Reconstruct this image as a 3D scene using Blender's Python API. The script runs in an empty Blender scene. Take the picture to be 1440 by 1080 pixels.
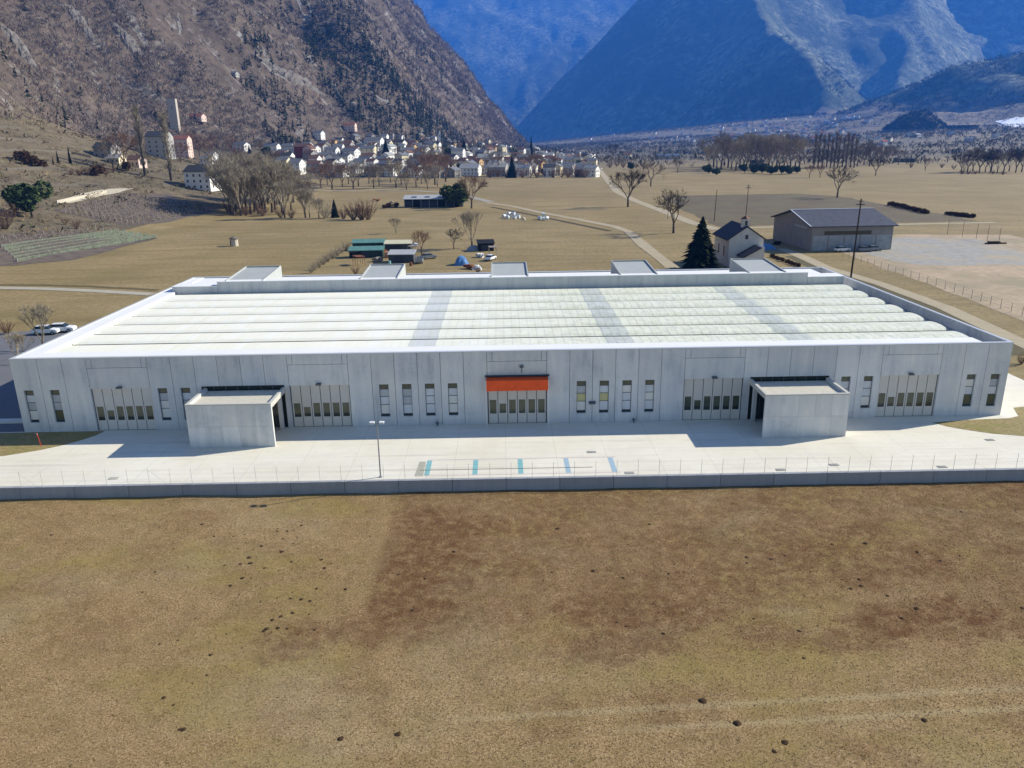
import bpy, math, random
import numpy as np
from mathutils import Matrix, Vector
random.seed(7)
SC = bpy.context.scene
COL = SC.collection
# ------------------------------------------------------------------ camera
CAM_H = 30.0; PITCH = 17.461; ROLL = 0.81; YAW = 0.566; FPX = 1089.4
def basis():
    p, r, w = (math.radians(a) for a in (PITCH, ROLL, YAW))
    fwd = np.array([math.sin(w)*math.cos(p), math.cos(w)*math.cos(p), -math.sin(p)])
    r0 = np.array([math.cos(w), -math.sin(w), 0.0]); u0 = np.cross(r0, fwd)
    return math.cos(r)*r0 - math.sin(r)*u0, math.sin(r)*r0 + math.cos(r)*u0, fwd
RT, UP, FW = basis()
cd = bpy.data.cameras.new("camera"); cam = bpy.data.objects.new("camera", cd); COL.objects.link(cam)
m = Matrix.Identity(4)
for i in range(3):
    m[i][0] = RT[i]; m[i][1] = UP[i]; m[i][2] = -FW[i]
m[0][3] = 0; m[1][3] = 0; m[2][3] = CAM_H
cam.matrix_world = m
cd.sensor_width = 36; cd.lens = FPX/1440*36; cd.clip_start = 0.5; cd.clip_end = 40000
SC.camera = cam
# ------------------------------------------------------------------ light
SUN = Vector((1.6, 0.49, 1.0)).normalized()
SUN_EL = math.asin(SUN.z); SUN_AZ = math.atan2(SUN.x, SUN.y)
w = bpy.data.worlds.new("World"); SC.world = w; w.use_nodes = True
nt = w.node_tree; bg = nt.nodes['Background']; sky = nt.nodes.new('ShaderNodeTexSky')
sky.sky_type = 'NISHITA'; sky.sun_disc = False; sky.sun_elevation = SUN_EL; sky.sun_rotation = SUN_AZ
sky.air_density = 1.0; sky.dust_density = 0.2; sky.ozone_density = 3.0
nt.links.new(sky.outputs[0], bg.inputs[0]); bg.inputs[1].default_value = 0.05
sd = bpy.data.lights.new("sun", 'SUN'); sd.energy = 5.0; sd.angle = math.radians(0.5); sd.color = (1.0, 0.94, 0.80)
so = bpy.data.objects.new("sun", sd); COL.objects.link(so); so.rotation_euler = SUN.to_track_quat('Z', 'Y').to_euler()
so.location = (60, 20, 90)
SC.view_settings.view_transform = 'Standard'; SC.view_settings.look = 'None'
SC.view_settings.exposure = 1.42; SC.view_settings.gamma = 1; SC.view_settings.use_curve_mapping = False
HAZE_D = 8.2e-5; HAZE_COL = (.06, .29, 1.0, 1)
SC.cycles.max_bounces = 6; SC.cycles.transparent_max_bounces = 8; SC.cycles.volume_bounces = 1
# ------------------------------------------------------------------ terrain height
def vnoise(x, y, seed=0):
    xi = np.floor(x).astype(np.int64); yi = np.floor(y).astype(np.int64)
    fx = x-xi; fy = y-yi; fx = fx*fx*(3-2*fx); fy = fy*fy*(3-2*fy)
    def h(a, b):
        n = (a*374761393 + b*668265263 + seed*974711) & 0xffffffff
        n = ((n ^ (n >> 13))*1274126177) & 0xffffffff
        n = n ^ (n >> 16)
        return (n & 0xffff)/65535.0
    return (h(xi, yi)*(1-fx)+h(xi+1, yi)*fx)*(1-fy)+(h(xi, yi+1)*(1-fx)+h(xi+1, yi+1)*fx)*fy
def fbm(x, y, o=4, seed=0):
    s = 0; a = .5
    for k in range(o):
        s = s+a*(vnoise(x*2**k, y*2**k, seed+k)-.5); a *= .5
    return s*2
def ridged(x, y, o=4, seed=0):
    s = 0; a = .5
    for k in range(o):
        s = s+a*(1-abs(2*vnoise(x*2**k, y*2**k, seed+k)-1)*2); a *= .5
    return s
def sdist(x, y, pts):
    """signed distance to a closed outline, positive inside"""
    best = np.full(np.shape(x), 1e12); ins = np.zeros(np.shape(x), bool)
    for (ax, ay), (bx, by) in zip(pts, pts[1:]+pts[:1]):
        dx, dy = bx-ax, by-ay
        t = np.clip(((x-ax)*dx+(y-ay)*dy)/(dx*dx+dy*dy), 0, 1)
        ex, ey = x-ax-t*dx, y-ay-t*dy
        best = np.minimum(best, ex*ex+ey*ey)
        if ay != by: ins ^= ((ay > y) != (by > y)) & (x < (bx-ax)*(y-ay)/(by-ay)+ax)
    return np.sqrt(best)*np.where(ins, 1, -1)
LOW = [(-150, -200), (-140, 150), (-125, 300), (-112, 400), (-105, 500), (-120, 590), (-150, 650), (-60, 680), (60, 760), (125, 1000), (150, 1500), (150, 2450), (-100, 2900), (-2500, 3600), (-2500, -200)]
UPR = [(-290, -200), (-290, 300), (-300, 500), (-330, 700), (-330, 850), (-230, 1050), (-95, 1300), (0, 1700), (75, 2250), (100, 2430), (-120, 2750), (-2500, 3400), (-2500, -200)]
def pt(px, py, Y):
    d = (px-720)/FPX*RT-(py-540)/FPX*UP+FW
    t = Y/d[1]; return (d[0]*t, Y, CAM_H+d[2]*t)
def tent(x, y, crest, slope, curve=0.0):
    """height of a mountain whose crest follows the 3-d line"""
    h = np.full(np.shape(x), -1e9)
    for (ax, ay, az), (bx, by, bz) in zip(crest, crest[1:]):
        dx, dy = bx-ax, by-ay
        t = np.clip(((x-ax)*dx+(y-ay)*dy)/(dx*dx+dy*dy+1e-9), 0, 1)
        d = np.hypot(x-ax-t*dx, y-ay-t*dy)
        h = np.maximum(h, az+(bz-az)*t-slope*d+curve*np.minimum(d, 900)**2*1e-4)
    return h
RIDGES = [
 # spur of the big right mountain, lit on its right, dark on its left
 ([pt(1152, 168, 4300), pt(1160, 125, 4500), pt(1130, 64, 4900), pt(1082, 44, 5300), pt(1062, 0, 5900), pt(1040, -120, 6900)], .92),
 ([pt(1040, -120, 6900), pt(970, -70, 7300), pt(905, 0, 7900), pt(850, 72, 8700), pt(795, 135, 9500), pt(748, 192, 10200)], .95),
 ([pt(1190, -110, 7200), pt(1330, -40, 7300), pt(1430, -50, 7000), pt(1560, -30, 6600)], .84),
 ([pt(1330, -30, 7300), pt(1290, 40, 6300), pt(1262, 120, 5300)], .80),
 # wooded mid ridge on the right
 ([pt(1225, 160, 3900), pt(1268, 130, 3800), pt(1330, 100, 3700), pt(1440, 78, 3600), pt(1600, 30, 3500)], .42),
 ([pt(1330, 140, 3100), pt(1440, 128, 3000), pt(1560, 110, 3000)], .25),
 # mountains closing the valley on the left
 ([pt(940, -170, 15500), pt(850, -60, 14500), pt(768, 40, 13600), pt(780, 118, 12600), pt(752, 165, 11600)], .80),
 ([pt(700, -200, 16000), pt(600, -110, 15200), pt(648, -10, 14600), pt(628, 50, 13800), pt(590, 130, 12600)], .75),
 ([pt(940, -170, 15500), pt(700, -200, 16000)], .7),
]
KNOLL = [pt(1283, 158, 2600), pt(1302, 160, 2600)]
FANA = pt(1150, 160, 4400)
def terr(x, y):
    x = np.asarray(x, float); y = np.asarray(y, float)
    dl = np.maximum(sdist(x, y, LOW), 0); du = sdist(x, y, UPR); dup = np.maximum(du, 0)
    q = np.clip((760-y)/200, 0, 1)
    dc = np.minimum(dl, 260)
    hg = .10*dc + q*.00085*dc**2
    hg = hg + np.where(dl > 0, fbm(x/60, y/60, 3, 5)*np.minimum(dl, 60)*.05, 0)
    wob = ridged(x/330+y/700, y/300-x/700, 4, 11)
    hs = dup*(.80+.30*np.clip(du/400, 0, 1))+wob*np.minimum(dup, 260)*.46+fbm(x/48, y/48, 3, 3)*np.minimum(dup, 80)*.26
    h = hg+hs
    fan = np.maximum(0, FANA[2]-.085*np.hypot(x-FANA[0], (y-FANA[1])))
    pl = np.maximum(0, (x-450)*.028+(y-1300)*.012)*np.clip((y-1000)/600, 0, 1)*np.clip((4200-y)/900, 0, 1)
    h = np.maximum(h, np.maximum(fan, pl*np.clip(x/700, 0, 1)))
    kn = tent(x, y, KNOLL, .75)+fbm(x/40, y/40, 3, 9)*14
    h = np.maximum(h, kn)
    far = np.clip((y-2700)/400, 0, 1)
    f = np.full(np.shape(x), -1e9)
    rn = ridged(x/900, y/900, 5, 21)*170+fbm(x/170, y/170, 3, 31)*46
    for k, (c, s) in enumerate(RIDGES):
        f = np.maximum(f, tent(x, y, c, s)+rn*(.24 if k < 2 else .45 if k in (4, 5) else .8))
    f = np.where(f > 0, f, 0)*far
    f = np.where(x < -200+(y-2700)*-.2, np.where(y < 5200, 0, f), f)
    return np.maximum(h, f)
def tz(x, y): return float(terr(np.array([x]), np.array([y]))[0])
_far = None
def hit(px, py, dmin=60, dmax=9000):
    """the point of the terrain seen at a pixel of the 1440-wide photograph"""
    d = (px-720)/FPX*RT-(py-540)/FPX*UP+FW
    Y = np.concatenate([np.arange(dmin, 1500, 4.0), np.arange(1500, dmax, 15.0)])
    t = Y/d[1]; X = d[0]*t; Z = CAM_H+d[2]*t
    T = terr(X, Y); k = np.nonzero(Z < T)[0]
    if len(k) == 0: return (float(X[-1]), float(Y[-1]), float(T[-1]))
    k = k[0]
    if k == 0: return (float(X[0]), float(Y[0]), float(T[0]))
    a = (Z[k-1]-T[k-1]); b = (T[k]-Z[k]); f = a/(a+b+1e-9)
    y = Y[k-1]+(Y[k]-Y[k-1])*f; x = X[k-1]+(X[k]-X[k-1])*f
    return (float(x), float(y), tz(x, y))
# ------------------------------------------------------------------ materials
def lin(c):
    if isinstance(c, str):
        c = [int(c[i:i+2], 16)/255 for i in (0, 2, 4)]
        c = [v/12.92 if v <= .04045 else ((v+.055)/1.055)**2.4 for v in c]
    return (c[0], c[1], c[2], 1)
class NB:
    def __init__(s, name):
        s.m = bpy.data.materials.new(name); s.m.use_nodes = True; s.t = s.m.node_tree; s.b = s.t.nodes['Principled BSDF']
        s.b.inputs['Roughness'].default_value = .85; s.b.inputs['Specular IOR Level'].default_value = .25
        g = s.t.nodes.new('ShaderNodeNewGeometry'); s.pos = g.outputs['Position']; s.geo = g
        s.oc = s.t.nodes.new('ShaderNodeTexCoord').outputs['Object']
    def n(s, typ, ins=None, **kw):
        nd = s.t.nodes.new(typ)
        for k, v in kw.items(): setattr(nd, k, v)
        for k, v in (ins or {}).items(): s.set(nd.inputs[k], v)
        return nd
    def set(s, sock, v):
        if isinstance(v, bpy.types.NodeSocket): s.t.links.new(v, sock)
        else: sock.default_value = v
    def scale(s, v, sc):
        return s.n('ShaderNodeMapping', {'Vector': v, 'Scale': sc if not isinstance(sc, (int, float)) else (sc,)*3}).outputs[0]
    def noise(s, v, sc, det=4, rough=.55, dist=0):
        return s.n('ShaderNodeTexNoise', {'Vector': v, 'Scale': sc, 'Detail': det, 'Roughness': rough, 'Distortion': dist}).outputs[0]
    def ramp(s, f, stops):
        nd = s.n('ShaderNodeValToRGB', {'Fac': f}); cr = nd.color_ramp
        while len(cr.elements) < len(stops): cr.elements.new(.5)
        for e, (p, c) in zip(cr.elements, stops):
            e.position = p; e.color = lin(c) if not isinstance(c, (int, float)) else (c, c, c, 1)
        return nd.outputs[0]
    def mix(s, f, a, b, mode='MIX'):
        nd = s.n('ShaderNodeMix', data_type='RGBA', blend_type=mode)
        s.set(nd.inputs[0], f); s.set(nd.inputs[6], a if isinstance(a, bpy.types.NodeSocket) else lin(a)); s.set(nd.inputs[7], b if isinstance(b, bpy.types.NodeSocket) else lin(b))
        return nd.outputs[2]
    def math(s, op, a, b=0.0, clamp=False):
        nd = s.n('ShaderNodeMath', {0: a, 1: b}, operation=op, use_clamp=clamp); return nd.outputs[0]
    def sep(s, v): return s.n('ShaderNodeSeparateXYZ', {0: v}).outputs
    def color(s, c, k=1.0):
        if k != 1.0: c = s.mix(1.0, c, (k, k, k), 'MULTIPLY')
        s.set(s.b.inputs['Base Color'], c if isinstance(c, bpy.types.NodeSocket) else lin(c))
    def bump(s, h, d, st=1.0):
        s.set(s.b.inputs['Normal'], s.n('ShaderNodeBump', {'Height': h, 'Distance': d, 'Strength': st}).outputs[0])
    def attr(s, name): return s.n('ShaderNodeAttribute', attribute_name=name)
_mc = {}
def M(name, col, var=.15, sc=1.0, rough=.8, bump=0, metal=0, spec=.25, tint=False):
    """plain painted / mineral surface with a mottled tone"""
    if name in _mc: return _mc[name]
    b = NB(name); c = lin(col)[:3]
    n1 = b.noise(b.oc, sc, 5, .6); n2 = b.noise(b.oc, sc*6.3, 3, .6)
    f = b.math('ADD', b.math('MULTIPLY', n1, .7), b.math('MULTIPLY', n2, .3))
    dk = tuple(v*(1-var) for v in c); lt = tuple(min(v*(1+var), 1) for v in c)
    o = b.ramp(f, [(.3, dk), (.7, lt)])
    if tint: o = b.mix(1.0, o, b.attr('tint').outputs['Color'], 'MULTIPLY')
    b.color(o); b.b.inputs['Roughness'].default_value = rough; b.b.inputs['Metallic'].default_value = metal
    b.b.inputs['Specular IOR Level'].default_value = spec
    if bump: b.bump(n2, bump)
    _mc[name] = b.m; return b.m
# ------------------------------------------------------------------ mesh builder
class MB:
    def __init__(s): s.v = []; s.f = []; s.c = []; s.tint = None; s.use = False
    def add(s, vs, fs):
        o = len(s.v); s.v += [tuple(p) for p in vs]; s.f += [tuple(i+o for i in f) for f in fs]
        s.c += [s.tint or (1, 1, 1)]*len(fs)
        if s.tint: s.use = True
        return s
    def box(s, x0, x1, y0, y1, z0, z1, rot=0, c=None):
        vs = [(x, y, z) for z in (z0, z1) for y in (y0, y1) for x in (x0, x1)]
        if rot:
            cx, cy = c or ((x0+x1)/2, (y0+y1)/2); ca, sa = math.cos(rot), math.sin(rot)
            vs = [(cx+(x-cx)*ca-(y-cy)*sa, cy+(x-cx)*sa+(y-cy)*ca, z) for x, y, z in vs]
        return s.add(vs, [(0, 2, 3, 1), (4, 5, 7, 6), (0, 1, 5, 4), (2, 6, 7, 3), (0, 4, 6, 2), (1, 3, 7, 5)])
    def tube(s, p, q, r0, r1, n=6, cap=True):
        p = Vector(p); q = Vector(q); d = q-p
        if d.length < 1e-6: return s
        u = d.orthogonal().normalized(); v = d.normalized().cross(u)
        vs = []
        for c, r in ((p, r0), (q, r1)):
            for k in range(n):
                a = 2*math.pi*k/n; vs.append(c+u*math.cos(a)*r+v*math.sin(a)*r)
        fs = [(k, (k+1) % n, n+(k+1) % n, n+k) for k in range(n)]
        if cap: fs += [tuple(range(n))[::-1], tuple(range(n, 2*n))]
        return s.add(vs, fs)
    def lathe(s, prof, n=10, c=(0, 0, 0)):
        vs = []; fs = []
        for r, z in prof:
            for k in range(n):
                a = 2*math.pi*k/n; vs.append((c[0]+r*math.cos(a), c[1]+r*math.sin(a), c[2]+z))
        for i in range(len(prof)-1):
            for k in range(n): fs.append((i*n+k, i*n+(k+1) % n, (i+1)*n+(k+1) % n, (i+1)*n+k))
        fs.append(tuple(range(n))[::-1]); fs.append(tuple((len(prof)-1)*n+k for k in range(n)))
        return s.add(vs, fs)
    def prism(s, poly, h0, h1, axis='z'):
        n = len(poly)
        if axis == 'z': vs = [(x, y, h0) for x, y in poly]+[(x, y, h1) for x, y in poly]
        elif axis == 'x': vs = [(h0, x, y) for x, y in poly]+[(h1, x, y) for x, y in poly]
        else: vs = [(x, h0, y) for x, y in poly]+[(x, h1, y) for x, y in poly]
        return s.add(vs, [(k, (k+1) % n, n+(k+1) % n, n+k) for k in range(n)]+[tuple(range(n))[::-1], tuple(range(n, 2*n))])
    def build(s, name, mat, parent=None, smooth=False):
        me = bpy.data.meshes.new(name); me.from_pydata(s.v, [], s.f); me.materials.append(mat)
        if s.use:
            a = me.color_attributes.new('tint', 'FLOAT_COLOR', 'CORNER'); arr = []
            for f, c in zip(s.f, s.c): arr += [c[0], c[1], c[2], 1.0]*len(f)
            a.data.foreach_set('color', arr)
        if smooth: me.polygons.foreach_set('use_smooth', [True]*len(me.polygons))
        me.update()
        o = bpy.data.objects.new(name, me); COL.objects.link(o)
        if parent: o.parent = parent
        return o
def np_mesh(name, V, F, mat, tint=None, smooth=False):
    """V (n,3), F (m,3 or 4); tint (m,3) per face"""
    me = bpy.data.meshes.new(name); k = F.shape[1]
    me.vertices.add(len(V)); me.vertices.foreach_set('co', V.astype(np.float32).ravel())
    me.loops.add(F.size); me.loops.foreach_set('vertex_index', F.astype(np.int32).ravel())
    me.polygons.add(len(F)); me.polygons.foreach_set('loop_start', np.arange(len(F), dtype=np.int32)*k)
    me.materials.append(mat); me.update(calc_edges=True)
    if tint is not None:
        a = me.color_attributes.new('tint', 'FLOAT_COLOR', 'CORNER')
        t = np.ones((len(F), k, 4), np.float32); t[:, :, :3] = tint[:, None, :]
        a.data.foreach_set('color', t.ravel())
    if smooth: me.polygons.foreach_set('use_smooth', np.ones(len(F), bool))
    o = bpy.data.objects.new(name, me); COL.objects.link(o); return o
def tag(o, label=None, cat=None, group=None, kind=None):
    if label: o['label'] = label
    if cat: o['category'] = cat
    if group: o['group'] = group
    if kind: o['kind'] = kind
    return o
def thing(name, loc, rz=0, label=None, cat=None, group=None, sc=1):
    o = bpy.data.objects.new(name, None); COL.objects.link(o); o.location = loc; o.rotation_euler = (0, 0, rz)
    if sc != 1: o.scale = (sc, sc, sc)
    return tag(o, label, cat, group)
def dup(root, loc, rz=0, label=None, group=None, sc=None, parent=None):
    def cp(o, par):
        c = o.copy(); COL.objects.link(c); c.parent = par
        for ch in list(o.children): cp(ch, c)
        return c
    r = cp(root, parent); r.location = loc; r.rotation_euler = (0, 0, rz)
    if sc is not None: r.scale = sc if hasattr(sc, '__len__') else (sc, sc, sc)
    if label: r['label'] = label
    if group: r['group'] = group
    return r
def sheet(name, pts, mat, z=None, dz=.03, kind='structure', step=None):
    """a flat or terrain-hugging polygon"""
    if z is None: vs = [(x, y, tz(x, y)+dz) for x, y in pts]
    else: vs = [(x, y, z) for x, y in pts]
    b = MB(); b.add(vs, [tuple(range(len(vs)))]); o = b.build(name, mat); tag(o, kind=kind); return o
def strip(name, pts, width, mat, dz=.05, z=None, wob=0.0):
    """a road along a line; width may be a number or per-point"""
    P = []
    for (ax, ay), (bx, by) in zip(pts, pts[1:]):
        n = max(1, int(math.hypot(bx-ax, by-ay)/12))
        P += [(ax+(bx-ax)*k/n, ay+(by-ay)*k/n) for k in range(n)]
    P.append(pts[-1]); L = []; R = []
    for i, (x, y) in enumerate(P):
        x0, y0 = P[max(i-1, 0)]; x1, y1 = P[min(i+1, len(P)-1)]
        dx, dy = x1-x0, y1-y0; l = math.hypot(dx, dy) or 1; wd = width*(1+wob*math.sin(i*1.7))*.5
        nx, ny = -dy/l*wd, dx/l*wd; L.append((x+nx, y+ny)); R.append((x-nx, y-ny))
    vs = []
    for a, b_ in zip(L, R):
        for q in (a, b_): vs.append((q[0], q[1], (tz(*q) if z is None else z)+dz))
    b = MB(); b.add(vs, [(2*i, 2*i+1, 2*i+3, 2*i+2) for i in range(len(P)-1)])
    return tag(b.build(name, mat), kind='structure')
# ================================================================== ground
def grid(name, xs, ys, mat, mask=None, zf=terr, smooth=True):
    X, Y = np.meshgrid(xs, ys); Z = zf(X, Y)
    V = np.stack([X, Y, Z], -1).reshape(-1, 3); nx = len(xs); ny = len(ys)
    i = np.arange(nx-1)[None, :]+np.arange(ny-1)[:, None]*nx
    F = np.stack([i, i+1, i+nx+1, i+nx], -1).reshape(-1, 4)
    if mask is not None:
        c = V[F].mean(1); k = mask(c[:, 0], c[:, 1], c[:, 2]); F = F[k]
    used = np.unique(F); mp = np.zeros(len(V), int); mp[used] = np.arange(len(used))
    return tag(np_mesh(name, V[used], mp[F], mat, smooth=smooth), kind='structure')

# -- dry meadow of the valley floor
b = NB('dry_meadow'); P = b.pos
big = b.noise(b.scale(P, (.006, .012, 1)), 1, 4, .5, .6); mid = b.noise(P, .045, 5, .6); fine = b.noise(P, .9, 6, .7)
str_ = b.noise(b.scale(P, (.03, .22, 1)), 1, 4, .6)
c1 = b.ramp(big, [(.32, 'a48f61'), (.5, 'b09a6c'), (.68, 'b9a376')])
c2 = b.mix(b.ramp(mid, [(.38, 0.), (.64, .8)]), c1, lin('958556')[:3])
c3 = b.mix(b.ramp(str_, [(.46, 0.), (.64, .5)]), c2, lin('86744a')[:3])
c4 = b.mix(b.ramp(fine, [(.35, .65), (.58, 0.)]), c3, lin('7b6a45')[:3])
xyz = b.sep(P)
farf = b.math('MULTIPLY', b.math('SUBTRACT', xyz[1], 760.0), 1/500, True)
patch = b.n('ShaderNodeTexVoronoi', {'Vector': b.scale(P, (.006, .0035, 1)), 'Scale': 1.0}).outputs['Color']
pf = b.ramp(b.sep(patch)[0], [(.0, '7d6f55'), (.35, '8a7d63'), (.6, '6b6a52'), (.8, 'a8926a'), (1., '7d7264')])
pf = b.mix(b.ramp(b.noise(P, .02, 6, .7), [(.42, 0.), (.6, .8)]), pf, lin('5d5a52')[:3])
c5 = b.mix(farf, c4, pf)
b.color(c5, .80); b.bump(b.noise(P, 2.2, 5, .7), .12)
M_MEADOW = b.m
# -- wooded winter slope (the soil, litter and rock between the trees)
def slope_mat(name, base, rock, dark, sc):
    b = NB(name); P = b.pos
    n1 = b.noise(P, .012*sc, 6, .6, .4); n2 = b.noise(P, .09*sc, 6, .75); n3 = b.noise(b.scale(P, (.035*sc, .035*sc, .012*sc)), 1, 6, .7, 1.2)
    c = b.ramp(n2, [(.28, dark), (.5, base[0]), (.72, base[1])])
    c = b.mix(b.ramp(n1, [(.42, 0.), (.62, .75)]), c, lin(base[2])[:3])
    steep = b.sep(b.geo.outputs['Normal'])[2]
    rk = b.math('MULTIPLY', b.ramp(n3, [(.56, 0.), (.64, 1.)]), b.ramp(steep, [(.55, 1.), (.8, .25)]))
    c = b.mix(rk, c, lin(rock)[:3])
    b.color(c, .86); b.bump(n2, 5/sc if sc < 1 else 2.5, .8); b.b.inputs['Roughness'].default_value = .95
    b.b.inputs['Specular IOR Level'].default_value = .1
    return b.m
M_SLOPE = slope_mat('wooded_slope', ('6e6154', '88796b', '5d5349'), '9f9b94', '3f3833', 1.0)
M_TERR = slope_mat('terraced_slope', ('7d705a', '948569', '6a6350'), '8b8378', '5b503f', 1.2)
# -- far mountains: forest, meadows, rock
b = NB('mountain_forest'); P = b.pos
n1 = b.noise(P, .0016, 6, .62, .5); n2 = b.noise(P, .02, 8, .78); n3 = b.noise(b.scale(P, (.006, .006, .0016)), 1, 6, .7, 1.5)
c = b.ramp(n2, [(.36, '2f382e'), (.5, '616853'), (.62, '959880')])
c = b.mix(b.ramp(n1, [(.45, 0.), (.58, .8)]), c, lin('48523c')[:3])
c = b.mix(b.ramp(n3, [(.57, 0.), (.68, .4)]), c, lin('a0a08a')[:3])
b.color(c, .95); b.bump(n2, 14, 1.); b.b.inputs['Roughness'].default_value = .95; b.b.inputs['Specular IOR Level'].default_value = .05
M_MOUNT = b.m
# -- field in front of the camera
b = NB('field_grass'); P = b.pos
xyz = b.sep(P)
g0 = b.noise(P, .75, 7, .75); g1 = b.math('ADD', b.math('MULTIPLY', b.noise(P, 7., 5, .75), .5), b.math('MULTIPLY', b.noise(P, 19., 4, .8), .5)); g2 = b.noise(b.scale(P, (.06, .09, 1)), 1, 5, .6, .5); g3 = b.noise(P, .28, 5, .65)
c = b.ramp(g1, [(.38, '5a4529'), (.46, '8a7250'), (.55, 'a88f68'), (.65, 'd0bb95')])
c = b.mix(b.ramp(g0, [(.36, .5), (.56, 0.)]), c, lin('77653f')[:3])
c = b.mix(b.ramp(g3, [(.52, 0.), (.72, .4)]), c, b.mix(.45, c, lin('7f7a44')[:3]))
# rusty and worn patches of the meadow, each with its own place; they end along an old mowing line near x = -10
wx = b.math('ADD', xyz[0], b.math('MULTIPLY', b.math('SUBTRACT', b.noise(P, .22, 5, .65), .5), 9.))
wy = b.math('ADD', xyz[1], b.math('MULTIPLY', b.math('SUBTRACT', b.noise(b.n('ShaderNodeVectorMath', {0: P, 1: (31., 17., 0.)}, operation='ADD').outputs[0], .22, 5, .65), .5), 9.))
def ell(cx, cy, rx, ry, k):
    u = b.math('MULTIPLY', b.math('SUBTRACT', wx, cx), 1/rx); v = b.math('MULTIPLY', b.math('SUBTRACT', wy, cy), 1/ry)
    d = b.math('SQRT', b.math('ADD', b.math('MULTIPLY', u, u), b.math('MULTIPLY', v, v)))
    return b.math('MULTIPLY', b.math('MULTIPLY', b.math('SUBTRACT', 1.25, d), 1.6, True), k)
def gp(px, py, z=0.0):
    d = (px-720)/FPX*RT-(py-540)/FPX*UP+FW; t = (z-CAM_H)/d[2]; return (float(d[0]*t), float(d[1]*t))
PATCH = [(620, 745, 90, 36, 1.), (600, 800, 75, 46, 1.), (570, 850, 75, 42, 1.), (420, 905, 80, 30, .85), (540, 890, 110, 30, .8), (700, 860, 130, 30, .6), (690, 790, 90, 40, .6),
         (760, 760, 120, 26, .6), (900, 860, 140, 32, .95), (880, 905, 110, 28, .9), (1000, 820, 170, 36, .8), (1040, 760, 120, 22, .6), (1230, 790, 170, 36, .85), (1320, 870, 160, 30, 1.), (1130, 895, 150, 28, .75), (1330, 810, 100, 26, .6),
         (930, 990, 60, 20, .5), (790, 1010, 40, 22, .5), (830, 940, 60, 20, .35), (260, 735, 60, 14, .35), (45, 820, 40, 30, .35), (130, 880, 70, 30, .35), (330, 870, 80, 26, .3), (270, 800, 60, 20, .2), (430, 800, 60, 20, .25), (400, 1010, 60, 22, .3), (520, 960, 60, 26, .3), (1440, 1020, 60, 20, .4), (1230, 1060, 60, 18, .4)]
rf = None
edge = b.math('MULTIPLY', b.math('ADD', b.math('ADD', xyz[0], 10.4), b.math('MULTIPLY', b.math('SUBTRACT', g0, .5), 1.6)), 1.4, True)
for (px, py, rx, ry, k) in PATCH:
    cx, cy = gp(px, py, -1.1); ex = gp(px+rx, py, -1.1)[0]-cx; ey = abs(gp(px, py-ry, -1.1)[1]-cy)
    e_ = ell(cx, cy, ex, ey, k)
    if 560 <= px <= 720 and py <= 860: e_ = b.math('MULTIPLY', e_, edge)
    rf = e_ if rf is None else b.math('MAXIMUM', rf, e_)
side = b.math('MULTIPLY', edge, b.math('MULTIPLY', b.math('SUBTRACT', xyz[1], 40.), .09, True))
rf = b.math('MAXIMUM', rf, b.math('ADD', b.math('MULTIPLY', side, .55), b.math('MULTIPLY', b.ramp(b.noise(b.scale(P, (.10, .16, 1)), 1, 5, .65), [(.42, 0.), (.6, .38)]), b.ramp(b.math('MULTIPLY', xyz[1], 1/70.), [(.5, .5), (.62, 1.)]))))
rf = b.math('MULTIPLY', rf, b.ramp(b.noise(P, 1.1, 6, .8), [(.36, .25), (.56, 1.)]))
c = b.mix(rf, c, b.mix(.78, c, lin('5a3a26')[:3]))
c = b.mix(b.math('MULTIPLY', b.ramp(b.noise(b.scale(P, (.09, .16, 1)), 1, 4, .6), [(.5, 0.), (.66, .5)]), b.ramp(rf, [(.3, 1.), (.8, .2)])), c, lin('94844a')[:3])
pale = b.ramp(g2, [(.52, 0.), (.72, .5)])
c = b.mix(pale, c, b.mix(.5, c, lin('aca080')[:3]))
# faint tyre lines running almost parallel to the wall
def line(y0, slope, wd, x0):
    d = b.math('ABSOLUTE', b.math('SUBTRACT', b.math('SUBTRACT', xyz[1], b.math('MULTIPLY', xyz[0], slope)), y0))
    d = b.math('ADD', d, b.math('MULTIPLY', b.math('SUBTRACT', g0, .5), .5))
    f = b.math('SUBTRACT', 1., b.math('DIVIDE', d, wd), True)
    return b.math('MULTIPLY', f, b.math('MULTIPLY', b.math('SUBTRACT', xyz[0], x0), .2, True))
lf = b.math('MAXIMUM', line(36.2, .05, .42, -5.), line(34.7, .045, .38, 4.))
c = b.mix(b.math('MULTIPLY', lf, .35), c, lin('b9aa84')[:3])
b.color(c); b.bump(g1, .04, 1.); b.b.inputs['Roughness'].default_value = 1.; b.b.inputs['Specular IOR Level'].default_value = .05
M_FIELD = b.m

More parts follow.
